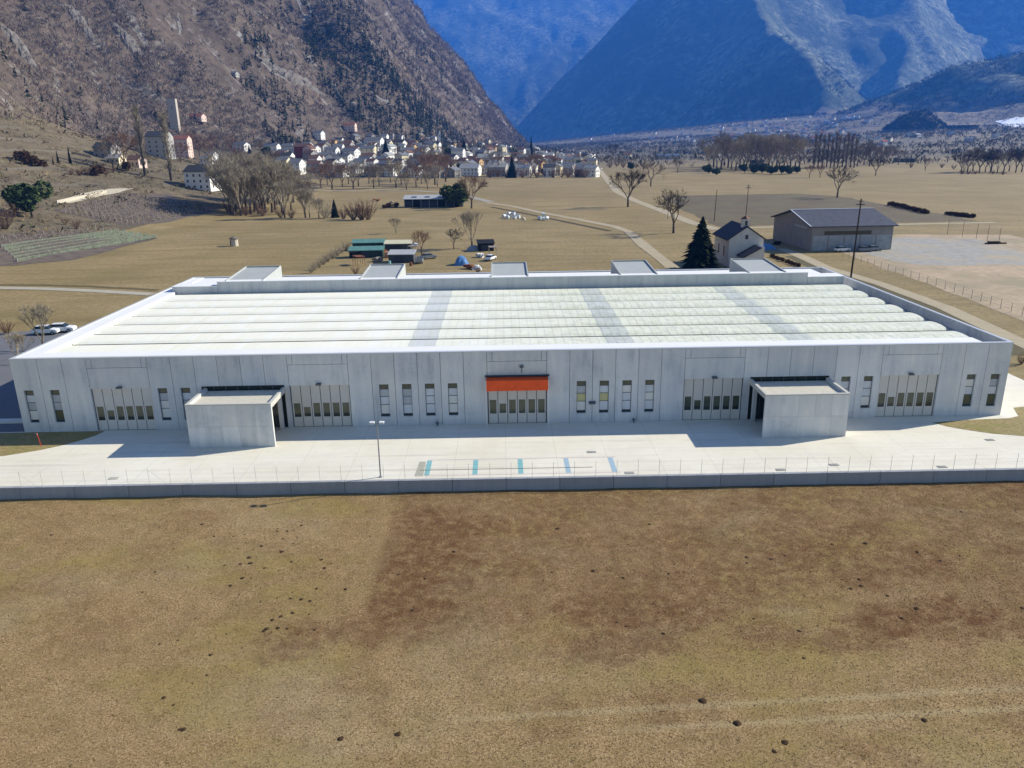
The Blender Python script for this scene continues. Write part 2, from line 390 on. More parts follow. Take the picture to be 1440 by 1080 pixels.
near = np.concatenate([[66.33, 70], np.arange(76, 760, 7.0), np.arange(760, 1500, 12.0), np.arange(1500, 3001, 20.0)])
xs = np.concatenate([np.arange(-1500, -500, 25.0), np.arange(-500, 220, 7.0), np.arange(220, 800, 14.0), np.arange(800, 2401, 25.0)])
def is_slope(x, y, z): return sdist(x, y, UPR) > 4
def is_terr(x, y, z): return (sdist(x, y, UPR) <= 4) & (sdist(x, y, LOW) > 12)
grid('valley_ground', xs, near, M_MEADOW, lambda x, y, z: ~is_slope(x, y, z) & ~is_terr(x, y, z))
grid('terraced_slope', xs, near, M_TERR, is_terr)
grid('wooded_hillside', xs, near, M_SLOPE, is_slope)
fy = np.concatenate([np.arange(3000, 8000, 36.0), np.arange(8000, 17000, 60.0)]); fx = np.arange(-4200, 6800, 42.0)
def fmask(hi):
    def f(x, y, z):
        flat = (z < 60) | ((y < 4700) & (z < 170) & (np.hypot(x-FANA[0], y-FANA[1]) < 1900))
        inview = (x > -.62*y) & (x < .95*y)
        return inview & (flat if not hi else ~flat)
    return f
grid('far_valley_ground', fx, fy, M_MEADOW, fmask(False))
grid('far_mountains', fx, fy, M_MOUNT, fmask(True))
# front field, one metre below the yard
def fz(x, y): return -1.12+fbm(x/6, y/6, 4, 77)*.10+fbm(x/.9, y/.9, 2, 78)*.03
grid('front_field', np.arange(-110, 110.1, .5), np.concatenate([np.arange(-30, 26, 2.0), np.arange(26, 65.9, .45), [65.97]]), M_FIELD, zf=fz)
grid('outer_field', np.concatenate([np.arange(-500, -109, 15.), np.arange(110, 501, 15.)]), np.arange(-60, 67, 6.3), M_FIELD, lambda x, y, z: np.abs(x) > 110, zf=lambda x, y: -1.12+0*x)

# ================================================================== warehouse
XL, XR, YF, YB, HB = -53.05, 55.26, 80.7, 133.0, 8.39
bc = NB('precast_concrete'); P = bc.oc
n1 = bc.noise(P, .35, 5, .6); n2 = bc.noise(bc.scale(P, (1.2, 1.2, .12)), 1, 5, .65); n3 = bc.noise(P, 4, 4, .6)
f = bc.math('ADD', bc.math('MULTIPLY', n1, .4), bc.math('ADD', bc.math('MULTIPLY', n2, .45), bc.math('MULTIPLY', n3, .15)))
c = bc.ramp(f, [(.37, 'b3b7bb'), (.48, 'c8cacb'), (.56, 'cfd0cf'), (.64, 'dbdad6')])
zz_ = bc.sep(P)[2]; base = bc.math('MULTIPLY', bc.math('SUBTRACT', bc.math('ADD', .55, bc.math('MULTIPLY', n1, .9)), zz_), .9, True)
c = bc.mix(bc.math('MULTIPLY', base, .3), c, lin('8f9193')[:3])
c = bc.mix(1.0, c, bc.attr('tint').outputs['Color'], 'MULTIPLY'); bc.color(c); bc.bump(n3, .01)
M_CONC = bc.m
M_DARKGAP = M('joint_shadow_gap', '3c4046', .1)
M_ROOFWHITE = M('white_roof_membrane', 'e9e8e4', .04, .3, .6)
M_GREYMETAL = M('grey_metal', '9aa0a6', .08, 1, .45, metal=.4)
M_COPING = M('pale_coping_metal', 'c9cccd', .05, .5, .4, metal=.2)
M_GLASSD = M('dark_glass', '2a3026', .3, .4, .12, spec=.6)
M_GLASSO = M('olive_glass', '4a4f3c', .35, .6, .15, spec=.6)
M_BLIND = M('white_window_pane', 'cdd2d8', .14, .5, .35)
M_BLIND2 = M('grey_window_pane', 'a9b0b8', .2, .5, .2, spec=.5); M_BLIND3 = M('pale_blind_pane', 'dadad6', .08, .7, .4)
M_BLINDY = M('cream_window_pane', 'c2bd8c', .08, 1.2, .35)
M_FRAME = M('grey_window_frame', '5d6368', .1)
M_DOOR = M('sliding_door_metal', 'cbc7c0', .06, .8, .5)
M_ORANGE = M('orange_awning_fabric', 'ea5a26', .14, 1.1, .6)
M_WHITE = M('white_paint', 'd9d9d6', .05, 1, .5)
M_BLACK = M('black_rubber', '17181a', .2)
M_STEEL = M('galvanised_steel', '9aa0a4', .1, 3, .4, metal=.5)
wh = thing('warehouse', (0, 0, 0), 0, 'long low grey concrete warehouse with a white ribbed roof behind the paved yard', 'warehouse')
seam0 = [-45.0+21.55*k for k in range(5)]
doors = [(s, s+6.5) for s in seam0]
panels = [(XL, -50.2), (-50.2, -47.6), (-47.6, -45.0)]
for k, s in enumerate(seam0):
    panels.append((s, s+6.5)); x = s+6.5
    if k < 4:
        for j in range(6):
            nx = x+2.5 if j < 5 else seam0[k+1]; panels.append((x, nx)); x = nx
panels += [(47.7, 50.2), (50.2, 52.7), (52.7, XR)]
WINX = [-51.7, -48.9, -37.25, -34.75, -13.2, -10.7, -8.2, -5.7, 8.4, 10.9, 13.4, 15.9, 37.45, 39.95, 51.3, 53.95]
ENT = [(-33.0, -24.0), (26.9, 35.6)]
wall = MB(); G = .022
for (a, c_) in panels:
    tn = random.uniform(.97, 1.10); wall.tint = (tn, tn, tn*random.uniform(.99, 1.02))
    a2, c2 = a+G, c_-G
    if (a, c_) in doors:
        wall.box(a2, c2, YF, YF+.3, 4.85, 7.18)
        wall.box(a2, a+.55, YF, YF+.3, 7.22, HB-.1); wall.box(c_-.55, c2, YF, YF+.3, 7.22, HB-.1)
        tn *= .98; wall.tint = (tn, tn, tn); wall.box(a+.59, c_-.59, YF, YF+.3, 7.22, HB-.1)
    else:
        wx = [w_ for w_ in WINX if a < w_ < c_]
        ent = [e for e in ENT if e[0]-.3 < (a+c_)/2 < e[1]+.3]
        if wx:
            w_ = wx[0]; l, r = w_-.52, w_+.52
            wall.box(a2, l, YF, YF+.3, 0, HB-.1); wall.box(r, c2, YF, YF+.3, 0, HB-.1)
            wall.box(l, r, YF, YF+.3, 0, 1.08); wall.box(l, r, YF, YF+.3, 4.82, HB-.1)
        elif ent:
            wall.box(a2, c2, YF, YF+.3, 4.95, HB-.1)
        else: wall.box(a2, c2, YF, YF+.3, 0, HB-.1)
# jambs that carry the two glazed entrances
wall.tint = (.95, .95, .95)
for e in ENT:
    l = [p for p in panels if p[0] < e[0] < p[1]][0]; r = [p for p in panels if p[0] < e[1] < p[1]][0]
    wall.box(l[0]+G, e[0], YF, YF+.3, 0, 4.95); wall.box(e[1], r[1]-G, YF, YF+.3, 0, 4.95)
front = wall.build('front_wall', M_CONC, wh); front['label'] = 'grey concrete facade of tall panels with dark joints'
bk = MB()
for x0_, x1_ in [(p[0], p[1]) for p in panels]:
    pass
# dark layer behind the joints, cut at the openings
opens = sorted([(a, b_, 0, 4.85) for a, b_ in doors]+[(w_-.52, w_+.52, 1.08, 4.82) for w_ in WINX]+[(a, b_, 0, 4.95) for a, b_ in ENT])
x = XL+.3
for a, b_, z0, z1 in opens:
    bk.box(x, a, YF+.303, YF+.36, 0, HB-.1)
    if z0 > 0: bk.box(a, b_, YF+.303, YF+.36, 0, z0)
    bk.box(a, b_, YF+.303, YF+.36, z1, HB-.1); x = b_
bk.box(x, XR-.3, YF+.303, YF+.36, 0, HB-.1)
bk.build('wall_backing', M_DARKGAP, wh)
sw = MB(); sw.tint = (.97, .97, .97)
n = 20
for k in range(n):
    y0 = YF+.302+(YB-YF-.302)*k/n; y1 = YF+.302+(YB-YF-.302)*(k+1)/n-.03; t = random.uniform(.92, 1.05); sw.tint = (t, t, t)
    sw.box(XR-.3, XR, y0, y1, 0, HB-.1)
sw.build('side_wall', M_CONC, wh)
sw = MB()
for k in range(n):
    y0 = YF+.302+(YB-YF-.302)*k/n; y1 = YF+.302+(YB-YF-.302)*(k+1)/n-.03; t = random.uniform(.92, 1.05); sw.tint = (t, t, t)
    sw.box(XL, XL+.3, y0, y1, 0, HB-.1)
sw.build('side_wall', M_CONC, wh)
sw = MB(); sw.tint = (.97, .97, .97); sw.box(XL+.3, XR-.3, YB-.3, YB, 0, HB-.1); sw.build('back_wall', M_CONC, wh)
cp = MB()
cp.box(XL-.03, XR+.03, YF-.04, YF+.42, HB-.1, HB); cp.box(XL-.03, XL+.36, YF+.42, YB-.4, HB-.1, HB)
cp.box(XR-.36, XR+.03, YF+.42, YB-.4, HB-.1, HB); cp.box(XL-.03, XR+.03, YB-.4, YB+.03, HB-.1, HB)
cp.build('parapet_coping', M_COPING, wh)
dk = MB(); dk.box(XL+.3, XR-.3, YF+.36, YB-.3, 7.05, 7.2); dk.build('roof_deck', M_GREYMETAL, wh)
# white upstand zone along the front and the left edge
up = MB(); up.box(XL+.37, 52.2, YF+.43, YF+2.6, 7.2, HB-.05); up.box(XL+.37, XL+2.35, YF+2.6, 119.4, 7.2, HB-.08); up.box(XL+.37, XL+1.9, 119.4, YB-.41, 7.2, HB-.08)
up.build('roof_edge_membrane', M_ROOFWHITE, wh)
M_FLAT0 = M('gutter_grey', '585b5c', .1, .6, .7)
# translucent vaults
bv = NB('ribbed_rooflight'); P = bv.pos; xyz = bv.sep(P)
rib = bv.n('ShaderNodeTexWave', {'Vector': P, 'Scale': .3205, 'Distortion': 0.0}, wave_type='BANDS', bands_direction='X').outputs['Color']
sheetv = bv.n('ShaderNodeTexWhiteNoise', {'Vector': bv.n('ShaderNodeVectorMath', {0: bv.scale(P, (.98, .19, 0))}, operation='FLOOR').outputs[0]}, noise_dimensions='3D').outputs[0]
c = bv.ramp(sheetv, [(0, 'f4f1dc'), (.5, 'f6f3e0'), (1, 'f7f5e6')])
right = bv.math('MULTIPLY', bv.math('SUBTRACT', xyz[0], -15.), .04, True)
c = bv.mix(bv.math('MULTIPLY', right, bv.math('MULTIPLY', bv.noise(P, .5, 4), .75)), c, lin('cfd2ac')[:3])
c = bv.mix(bv.math('MULTIPLY', bv.ramp(bv.noise(P, 1.3, 5, .7), [(.45, 0.), (.7, .5)]), right), c, lin('a9ab9b')[:3])
c = bv.mix(bv.math('MULTIPLY', bv.ramp(rib, [(.04, 1.), (.16, 0.)]), bv.math('ADD', .02, bv.math('MULTIPLY', right, .18))), c, lin('8f948c')[:3])
c = bv.mix(1.0, c, bv.attr('tint').outputs['Color'], 'MULTIPLY')
bv.color(c); bv.b.inputs['Roughness'].default_value = .45
M_VAULT = bv.m
STR = [(-10.9, -7.9), (11.3, 14.3), (32.4, 35.4)]
NV = 7; Y0 = YF+2.9; PIT = (119.5-Y0)/NV; VX0 = XL+2.45; VX1 = 52.7
for k in range(NV):
    v = MB(); ya = Y0+PIT*k+.15; yb = ya+PIT-.62
    xsv = sorted(set([VX0]+[VX0+1.02*j for j in range(1, 101)]+[VX1]))
    xsv = [x for x in xsv if x <= VX1]
    for x0_, x1_ in zip(xsv, xsv[1:]):
        xm = (x0_+x1_)/2; st = any(s[0] < xm < s[1] for s in STR)
        t = random.uniform(.985, 1.0); v.tint = (.76*t, .79*t, .86*t) if st else (t, t, t*.99)
        N = 9; dz = random.uniform(0, .01); vs = []
        for j in range(N+1):
            s_ = j/N; y = ya+(yb-ya)*s_; z = 7.82+.32*math.sin(math.pi*(s_*.86+.07))**.8*(1-.12*s_)+dz
            if j in (0, N): z = 7.80
            vs += [(x0_, y, z), (x1_, y, z)]
        v.add(vs, [(2*j, 2*j+1, 2*j+3, 2*j+2) for j in range(N)])
        # closed edge of each sheet
    N = 9
    for xe in (VX0+.01, VX1-.01):
        v.tint = (.9, .9, .9)
        ring = [(xe, ya+(yb-ya)*j/N, 7.82+.32*math.sin(math.pi*(j/N*.86+.07))**.8*(1-.12*j/N)) for j in range(N+1)]
        v.add(ring+[(xe, yb, 7.2), (xe, ya, 7.2)], [tuple(range(len(ring)+2))])
    v.build('rooflight_vault', M_VAULT, wh)
    u = MB(); u.box(VX0, VX1, ya-.1, yb+.1, 7.2, 7.79); u.build('vault_kerb', M_FLAT0, wh)
# raised rear section
rs = MB(); rs.tint = (.84, .85, .86)
rs.box(-44.2, 47.5, 119.5, 119.8, 7.2, 9.72); rs.box(-51.2, -44.25, 119.5, 119.8, 7.2, 9.05); rs.box(47.55, 53.2, 119.5, 119.8, 7.2, 9.05)
rs.build('rear_upstand', M_CONC, wh)
rc = MB(); rc.box(-44.2, 47.5, 119.48, 121.0, 9.723, 9.80); rc.box(-51.2, -44.25, 119.48, 122.5, 9.053, 9.12); rc.box(47.55, 53.2, 119.48, 122.5, 9.053, 9.12); rc.build('rear_upstand_coping', M_ROOFWHITE, wh)
rl = MB(); rl.box(-51.2, 53.0, 119.81, YB-.42, 7.2, 8.2); rl.build('rear_roof_deck', M_ROOFWHITE, wh)
M_FLAT = M('pale_grey_roofing', 'a9aca8', .08, .6, .7)
for cx in (-40.1, -19.3, 1.05, 21.2, 41.3):
    h = MB(); w2 = 2.95
    h.prism([(119.82, 8.2), (130.4, 8.2), (130.4, 10.3), (119.82, 9.7)], cx-w2, cx+w2, 'x')
    r_ = h.build('roof_housing', M_FLAT, wh)
    e = MB()
    e.prism([(119.9, 9.706), (130.4, 10.306), (130.4, 10.5), (119.9, 9.9)], cx-w2, cx-w2+.18, 'x')
    e.prism([(119.9, 9.706), (130.4, 10.306), (130.4, 10.5), (119.9, 9.9)], cx+w2-.18, cx+w2, 'x')
    e.box(cx-w2+.18, cx+w2-.18, 130.2, 130.4, 10.3, 10.5)
    e.build('housing_rim', M_FLAT, r_)
# doors
for k, (a, b_) in enumerate(doors):
    lw = (b_-a-.1)/6
    for j in range(6):
        x0_ = a+.05+lw*j; lf_ = MB(); y = YF+.22
        wz0, wz1 = (1.15, 2.75)
        if j == 1: wz0, wz1 = 1.2, 2.3
        l, r = x0_+.17, x0_+lw-.17
        lf_.box(x0_+.035, l, y, y+.07, .02, 4.83); lf_.box(r, x0_+lw-.035, y, y+.07, .02, 4.83)
        lf_.box(l, r, y, y+.07, .02, wz0); lf_.box(l, r, y, y+.07, wz1, 4.83)
        leaf = lf_.build('door_leaf', M_DOOR, wh)
        g = MB()
        if k == 2:
            rr = .16; pl = []
            for (cx, cz, a0) in ((r-rr, wz1-rr, 0), (l+rr, wz1-rr, 90), (l+rr, wz0+rr, 180), (r-rr, wz0+rr, 270)):
                for q in range(4): aa = math.radians(a0+q*30); pl.append((cx+rr*math.cos(aa), cz+rr*math.sin(aa)))
            g.prism(pl, y-.004, y+.03, 'y')
        else: g.box(l, r, y+.02, y+.045, wz0+.4, wz1)
        g.build('door_window', M_GLASSO, leaf)
        if k != 2:
            g = MB(); g.box(l, r, y+.016, y+.045, wz0, wz0+.4); g.build('lower_pane', M_GLASSD, leaf)
    db = MB(); db.box(a, b_, YF+.31, YF+.36, 0, 4.85); db.build('door_backing', M_DARKGAP, wh)
    if k != 2:
        lm = MB(); lm.box((a+b_)/2-.25, (a+b_)/2+.25, YF-.3, YF-.003, 4.98, 5.12); lm.box((a+b_)/2-.3, (a+b_)/2+.3, YF-.4, YF-.3, 4.93, 5.1); lm.build('wall_lamp', M_FRAME, wh)
for w_ in WINX:
    l, r = w_-.52, w_+.52; y = YF+.235
    fr = MB()
    fr.box(l, l+.06, y, y+.06, 1.08, 4.82); fr.box(r-.06, r, y, y+.06, 1.08, 4.82)
    zs = [1.08, 1.34, 2.42, 3.34, 4.2, 4.82]
    for z in zs: fr.box(l+.06, r-.06, y, y+.06, max(z-.035, 1.08), min(z+.035, 4.82))
    f_ = fr.build('window_frame', M_FRAME, wh)
    yel = w_ in (8.4, 10.9)
    for i, (z0, z1) in enumerate(zip(zs, zs[1:])):
        mt = M_GLASSD if i == 0 else M_GLASSO if i == 4 else (M_BLINDY if yel and i == 2 else random.choice((M_BLIND, M_BLIND, M_BLIND2, M_BLIND3)))
        if w_ in (-48.9, 51.3, 53.95) and i == 1: mt = M_GLASSO
        p = MB(); p.box(l+.06, r-.06, y+.02, y+.04, z0+.035, z1-.035); p.build('window_pane', mt, f_)
    if True:
        db = MB(); db.box(l, r, YF+.31, YF+.36, 1.08, 4.82); db.build('window_backing', M_DARKGAP, wh)
# entrances: glazed screen, and the concrete porch in front of each
for (a, b_), opn in zip(ENT, (1, -1)):
    g = MB(); g.box(a, b_, YF+.22, YF+.27, 0, 4.95); gl = g.build('entrance_glazing', M_GLASSD, wh)
    m_ = MB(); nn = 7
    for j in range(nn+1):
        xx = a+(b_-a-.06)*j/nn; m_.box(xx, xx+.06, YF+.16, YF+.217, 0, 4.95)
    m_.build('glazing_bars', M_FRAME, gl)
    pc = MB(); yf = 75.1; xa, xb = (a+.35, b_+.1) if opn > 0 else (a-.1, b_-.1)
    nb = 5
    for q in range(nb):
        for r in range(2):
            t = random.uniform(1.0, 1.14); pc.tint = (t, t*.995, t*.98); x_a = xa+(xb-xa)*q/nb; x_b = xa+(xb-xa)*(q+1)/nb
            pc.box(x_a+(.012 if q else 0), x_b, yf, yf+.3, 2.3*r+(.014 if r else 0), 2.3*(r+1))
    ox = xa if opn > 0 else xb-.3
    pc.box(ox, ox+.3, yf+.302, YF-.01, 0, 4.6)
    por = pc.build('porch_wall', M_CONC, wh); por['label'] = 'pale grey board-marked concrete porch wall'
    r_ = MB(); r_.box(xa+.3, xb-.3, yf+.3, YF-.02, 4.2, 4.42); r_.build('porch_roof', M('buff_roof_gravel', 'c4beae', .12, 2, .9), wh)
    e = MB(); ev = MB()
    e.box(xa-.02, xb+.02, yf-.02, yf+.3, 4.6, 4.74)
    e.box(xa-.02, xa+.3, yf+.3, YF-.01, 4.2 if opn < 0 else 4.6, 4.74); e.box(xb-.3, xb+.02, yf+.3, YF-.01, 4.2 if opn > 0 else 4.6, 4.74)
    e.build('porch_coping', M('pale_concrete_coping', 'bcbab2', .08, 1), wh)
    cl_ = MB(); cl_.tint = (.9, .9, .9)
    cx = (xb-.8) if opn > 0 else xa+.35
    cl_.box(cx, cx+.4, YF-.75, YF-.35, 0, 4.2); cl_.build('porch_column', M_CONC, wh)
# orange awning over the middle door
a, b_ = doors[2]
aw = thing('awning', ((a+b_)/2, YF, 0), 0, 'orange red awning over the middle loading door of the grey warehouse', 'awning')
am = MB(); am.prism([(-.02, 5.5), (-.95, 5.3), (-1.0, 4.15), (-.95, 4.15), (-.88, 5.22), (-.02, 5.4)], -3.35, 3.35, 'x'); am.build('awning_fabric', M_ORANGE, aw)
am = MB()
for sx in (-3.42, 3.36): am.box(sx, sx+.07, -.98, -.90, 0, 5.36); am.box(sx, sx+.07, -.90, -.03, 5.26, 5.36)
am.build('awning_frame', M_WHITE, aw)
am = MB(); am.box(-3.5, 3.5, -.3, -.03, 5.52, 5.66); am.build('awning_cassette', M_DARKGAP, aw)
lt = MB(); lt.box(-.2, .2, -.25, -.03, 6.5, 6.75); lt.box(-.03, .03, -.1, -.03, 5.9, 6.5)
tag(lt.build('wall_light', M_FRAME), 'small dark lamp on the wall above the orange awning', 'lamp').location = ((a+b_)/2+.5, YF, 0)

# ================================================================== yard
by = NB('pale_yard_concrete'); P = by.pos
n1 = by.noise(P, .12, 5, .6); n2 = by.noise(P, 1.1, 6, .7); n3 = by.noise(by.scale(P, (.12, .9, 1)), 1, 5, .6)
c = by.ramp(n1, [(.35, 'd8d1be'), (.65, 'e1dccc')]); c = by.mix(by.ramp(n2, [(.5, 0.), (.75, .35)]), c, lin('c4beaf')[:3])
c = by.mix(by.ramp(n3, [(.52, 0.), (.68, .4)]), c, lin('cac5b7')[:3])
jt = by.n('ShaderNodeTexBrick', {'Vector': P, 'Scale': 1.0, 'Mortar Size': .03, 'Brick Width': 5.0, 'Row Height': 4.8, 'Color1': (0, 0, 0, 1), 'Color2': (0, 0, 0, 1), 'Mortar': (1, 1, 1, 1)}, offset=0.0).outputs[0]
c = by.mix(by.math('MULTIPLY', jt, .30), c, lin('9a968a')[:3])
st_ = by.noise(by.scale(P, (.05, 1.1, 1)), 1, 3, .5, .3); c = by.mix(by.ramp(st_, [(.60, 0.), (.70, .22)]), c, lin('9c978b')[:3])
by.color(c); by.bump(n2, .01); M_YARD = by.m
yard = MB(); yard.box(-130, 130, 66.335, YF+.1, -.3, .02)
tag(yard.build('paved_yard', M_YARD), kind='structure')
ys = MB(); ys.box(XR+.02, 66, YF+.1, 128, -.3, .015); tag(ys.build('side_pavement', M_YARD), kind='structure')
M_ASPH = M('worn_asphalt', '6b6c70', .12, .4, .9, .01)
s_ = MB(); s_.box(-130, XL-.05, YF+.1, 126, -.3, .012); tag(s_.build('side_asphalt', M_ASPH), kind='structure')
s_ = MB(); s_.box(-66, XL-.06, 83.6, 84.9, .012, .16); tag(s_.build('side_kerb', M_YARD), kind='structure')
M_VERGE = M_MEADOW
def verge(name, pts, z=.04):
    v = MB(); v.prism(pts, .0, z); return tag(v.build(name, M_GRASS2), kind='structure')
b = NB('yard_grass'); P = b.pos
c = b.ramp(b.noise(P, 2.5, 6, .75), [(.3, '6b5c36'), (.5, '95845a'), (.7, 'a8996a')]); c = b.mix(b.ramp(b.noise(P, .5, 4), [(.45, 0.), (.6, .5)]), c, lin('7c7c40')[:3])
b.color(c); b.bump(b.noise(P, 6, 4, .7), .06); M_GRASS2 = b.m
lp = [g_ for g_ in ((-75, 80.5), (-44.2, 80.55), (-44.5, 79.3), (-45.3, 78.0), (-46.6, 76.5), (-48.5, 75.1), (-51, 73.9), (-54, 72.9), (-60, 71.8), (-75, 70.9))][::-1]
verge('grass_island', lp)
rp = [(46.6, 78.7), (47.4, 77.5), (48.8, 76.4), (51, 75.1), (54, 74.2), (58, 73.7), (75, 72.6), (75, 86), (58.2, 83.0), (57.0, 80.2), (55.6, 79.6), (51, 79.3)]
verge('grass_island', rp)
# retaining wall
rw = thing('retaining_wall', (0, 66, 0), 0, 'long low grey concrete retaining wall between the paved yard and the brown field', 'wall')
rm = MB(); x = -110.0
while x < 110:
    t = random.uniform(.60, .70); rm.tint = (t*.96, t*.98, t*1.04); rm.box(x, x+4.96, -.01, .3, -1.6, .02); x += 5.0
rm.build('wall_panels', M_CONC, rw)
rm = MB(); rm.box(-110, 110, .301, .33, -1.6, 0.0); rm.build('wall_footing', M_DARKGAP, rw)
# fence on the wall
M_FPOST = M('pale_fence_steel', 'b4b3ac', .1, 3, .6)
fe = thing('wire_fence', (0, 66.16, .02), 0, 'thin see-through wire fence with slim posts along the top of the retaining wall', 'fence')
i = 0; x = -48.8
while x < 49.5:
    p = MB(); p.tube((x, 0, 0), (x, 0, 1.5), .016, .016, 6); p.tube((x, 0, 1.5), (x, .10, 1.6), .014, .01, 4); p.build('fence_post', M_FPOST, fe); x += 1.97
p = MB()
for z in (.12, .55, .98, 1.42): p.box(-48.8, 49.6, -.002, .002, z-.002, z+.002)
for xx in (-44.9, -32.9, 29.9): p.tube((xx, 0, 1.4), (xx+1.4, 0, .05), .01, .01, 4)
p.build('fence_wire', M_STEEL, fe)
p = MB(); p.box(-8.0, 8.0, -.012, .012, .93, .975); p.build('fence_rail', M('buff_rail', 'b8ae94', .1), fe)
# parking marks
M_BLUE = M('faded_blue_paint', '7fb2b4', .15, 3, .7); M_BLUE2 = M('faded_grey_blue_paint', '9cb4c2', .15, 3, .7)
def gp(px, py, z=0.0):
    d = (px-720)/FPX*RT-(py-540)/FPX*UP+FW; t = (z-CAM_H)/d[2]; return (float(d[0]*t), float(d[1]*t))
for xc, m_ in ((602.5, M_BLUE), (668.5, M_BLUE), (732, M_BLUE), (798, M_BLUE2), (862.5, M_BLUE2)):
    xm = gp(xc, 657)[0]; sheet('parking_mark', [(xm-.24, 67.1), (xm+.24, 67.1), (xm+.24, 70.6), (xm-.24, 70.6)], m_, z=.0245)
for ya in (70.75, 67.0):
    l = gp(602, 647)[0]; r = gp(866, 645)[0]
    sheet('parking_line', [(l, ya-.05), (r, ya-.05), (r, ya+.05), (l, ya+.05)], M('faded_pink_line', 'c0aeb0', .05), z=.029)
s_ = sheet('concrete_patch', [(gp(586, 657)[0], 66.9), (gp(598, 657)[0], 66.9), (gp(597, 657)[0], 70.4), (gp(588, 657)[0], 70.4)], M('patched_concrete', 'a9a898', .08, 2), z=.0245)
M_GRATE = M('iron_grate', 'a8a69c', .2, 5)
for k, (px, py, l) in enumerate([(160, 673, 'iron drain grate near the left end of the yard wall'), (1173, 654, 'iron drain grate beside the fence left of the right yard end'), (1392, 619, 'iron drain grate below the right grass island'), (832, 636, 'small iron cover in the middle of the yard'), (886, 667, 'round cover right of the blue parking stripes'), (1098, 661, 'iron drain grate on the yard edge in front of the right porch'), (1325, 657, 'iron drain grate by the fence in front of the right grass island')]):
    x, y = gp(px, py); g = MB(); g.box(-.45, .45, -.22, .22, 0, .03)
    for j in range(6): g.box(-.38+j*.13, -.32+j*.13, -.24, .24, .03, .045)
    o = g.build('drain_grate', M_GRATE); o.location = (x, max(y, 66.8), .022); tag(o, l, 'drain')
# lamp post in the yard
x, y = gp(535, 672)
lpst = thing('street_lamp', (x, max(y, 66.9), .02), 0, 'slim double-headed white lamp post on the paved yard by the fence', 'street lamp')
p = MB(); p.tube((0, 0, 0), (0, 0, 5.35), .075, .045, 8); p.box(-.16, .16, -.16, .16, 0, .03); p.build('pole', M_STEEL, lpst)
p = MB(); p.tube((-.62, 0, 5.42), (.62, 0, 5.42), .03, .03, 6); p.tube((0, 0, 5.3), (0, 0, 5.45), .05, .05, 6); p.build('cross_arm', M_STEEL, lpst)
for s in (-1, 1):
    p = MB(); p.prism([(-.26, 5.36), (.24, 5.43), (.26, 5.5), (-.2, 5.52)], s*.22 if s > 0 else -.66, .66 if s > 0 else -.22, 'x'); p.build('lamp_head', M_WHITE, lpst)
# red-stemmed stake in the left grass
x, y = gp(58, 628)
st = thing('marker_stake', (x, y, .04), 0, 'thin red marker stake in the grass by the left corner of the warehouse', 'stake')
p = MB(); p.tube((0, 0, 0), (-.22, .1, 1.25), .035, .03, 6); p.build('stake', M('red_paint', 'c23a26', .1), st)
p = MB(); p.tube((-.22, .1, 1.25), (-.25, .11, 1.4), .05, .045, 6); p.build('stake_cap', M('faded_red_paint', 'd08a78', .1), st)
# small wall box by the third window pair
o = MB(); o.box(-.35, .35, -.3, 0, -.1, .18); o.box(-.3, .3, -.42, -.3, -.05, .1)
tag(o.build('wall_box', M_FRAME), 'small dark box fixed to the facade right of the first cream window', 'wall box').location = (9.6, YF-.003, 2.3)
for xx, zz, l in ((14.2, .25, 'small dark hydrant at the foot of the facade between the right group of windows'), (-1.0+-6.5, .3, 'small dark hydrant at the foot of the facade left of the orange awning'), (37.0, .3, 'small dark hydrant at the foot of the facade right of the right porch')):
    o = MB(); o.tube((0, 0, 0), (0, 0, .45), .09, .09, 8); o.tube((-.18, 0, .33), (.18, 0, .33), .06, .06, 6); o.tube((0, 0, .45), (0, 0, .55), .1, .04, 8)
    oo = tag(o.build('hydrant', M_FRAME), l, 'hydrant'); oo.location = (xx, YF-.35, .02)
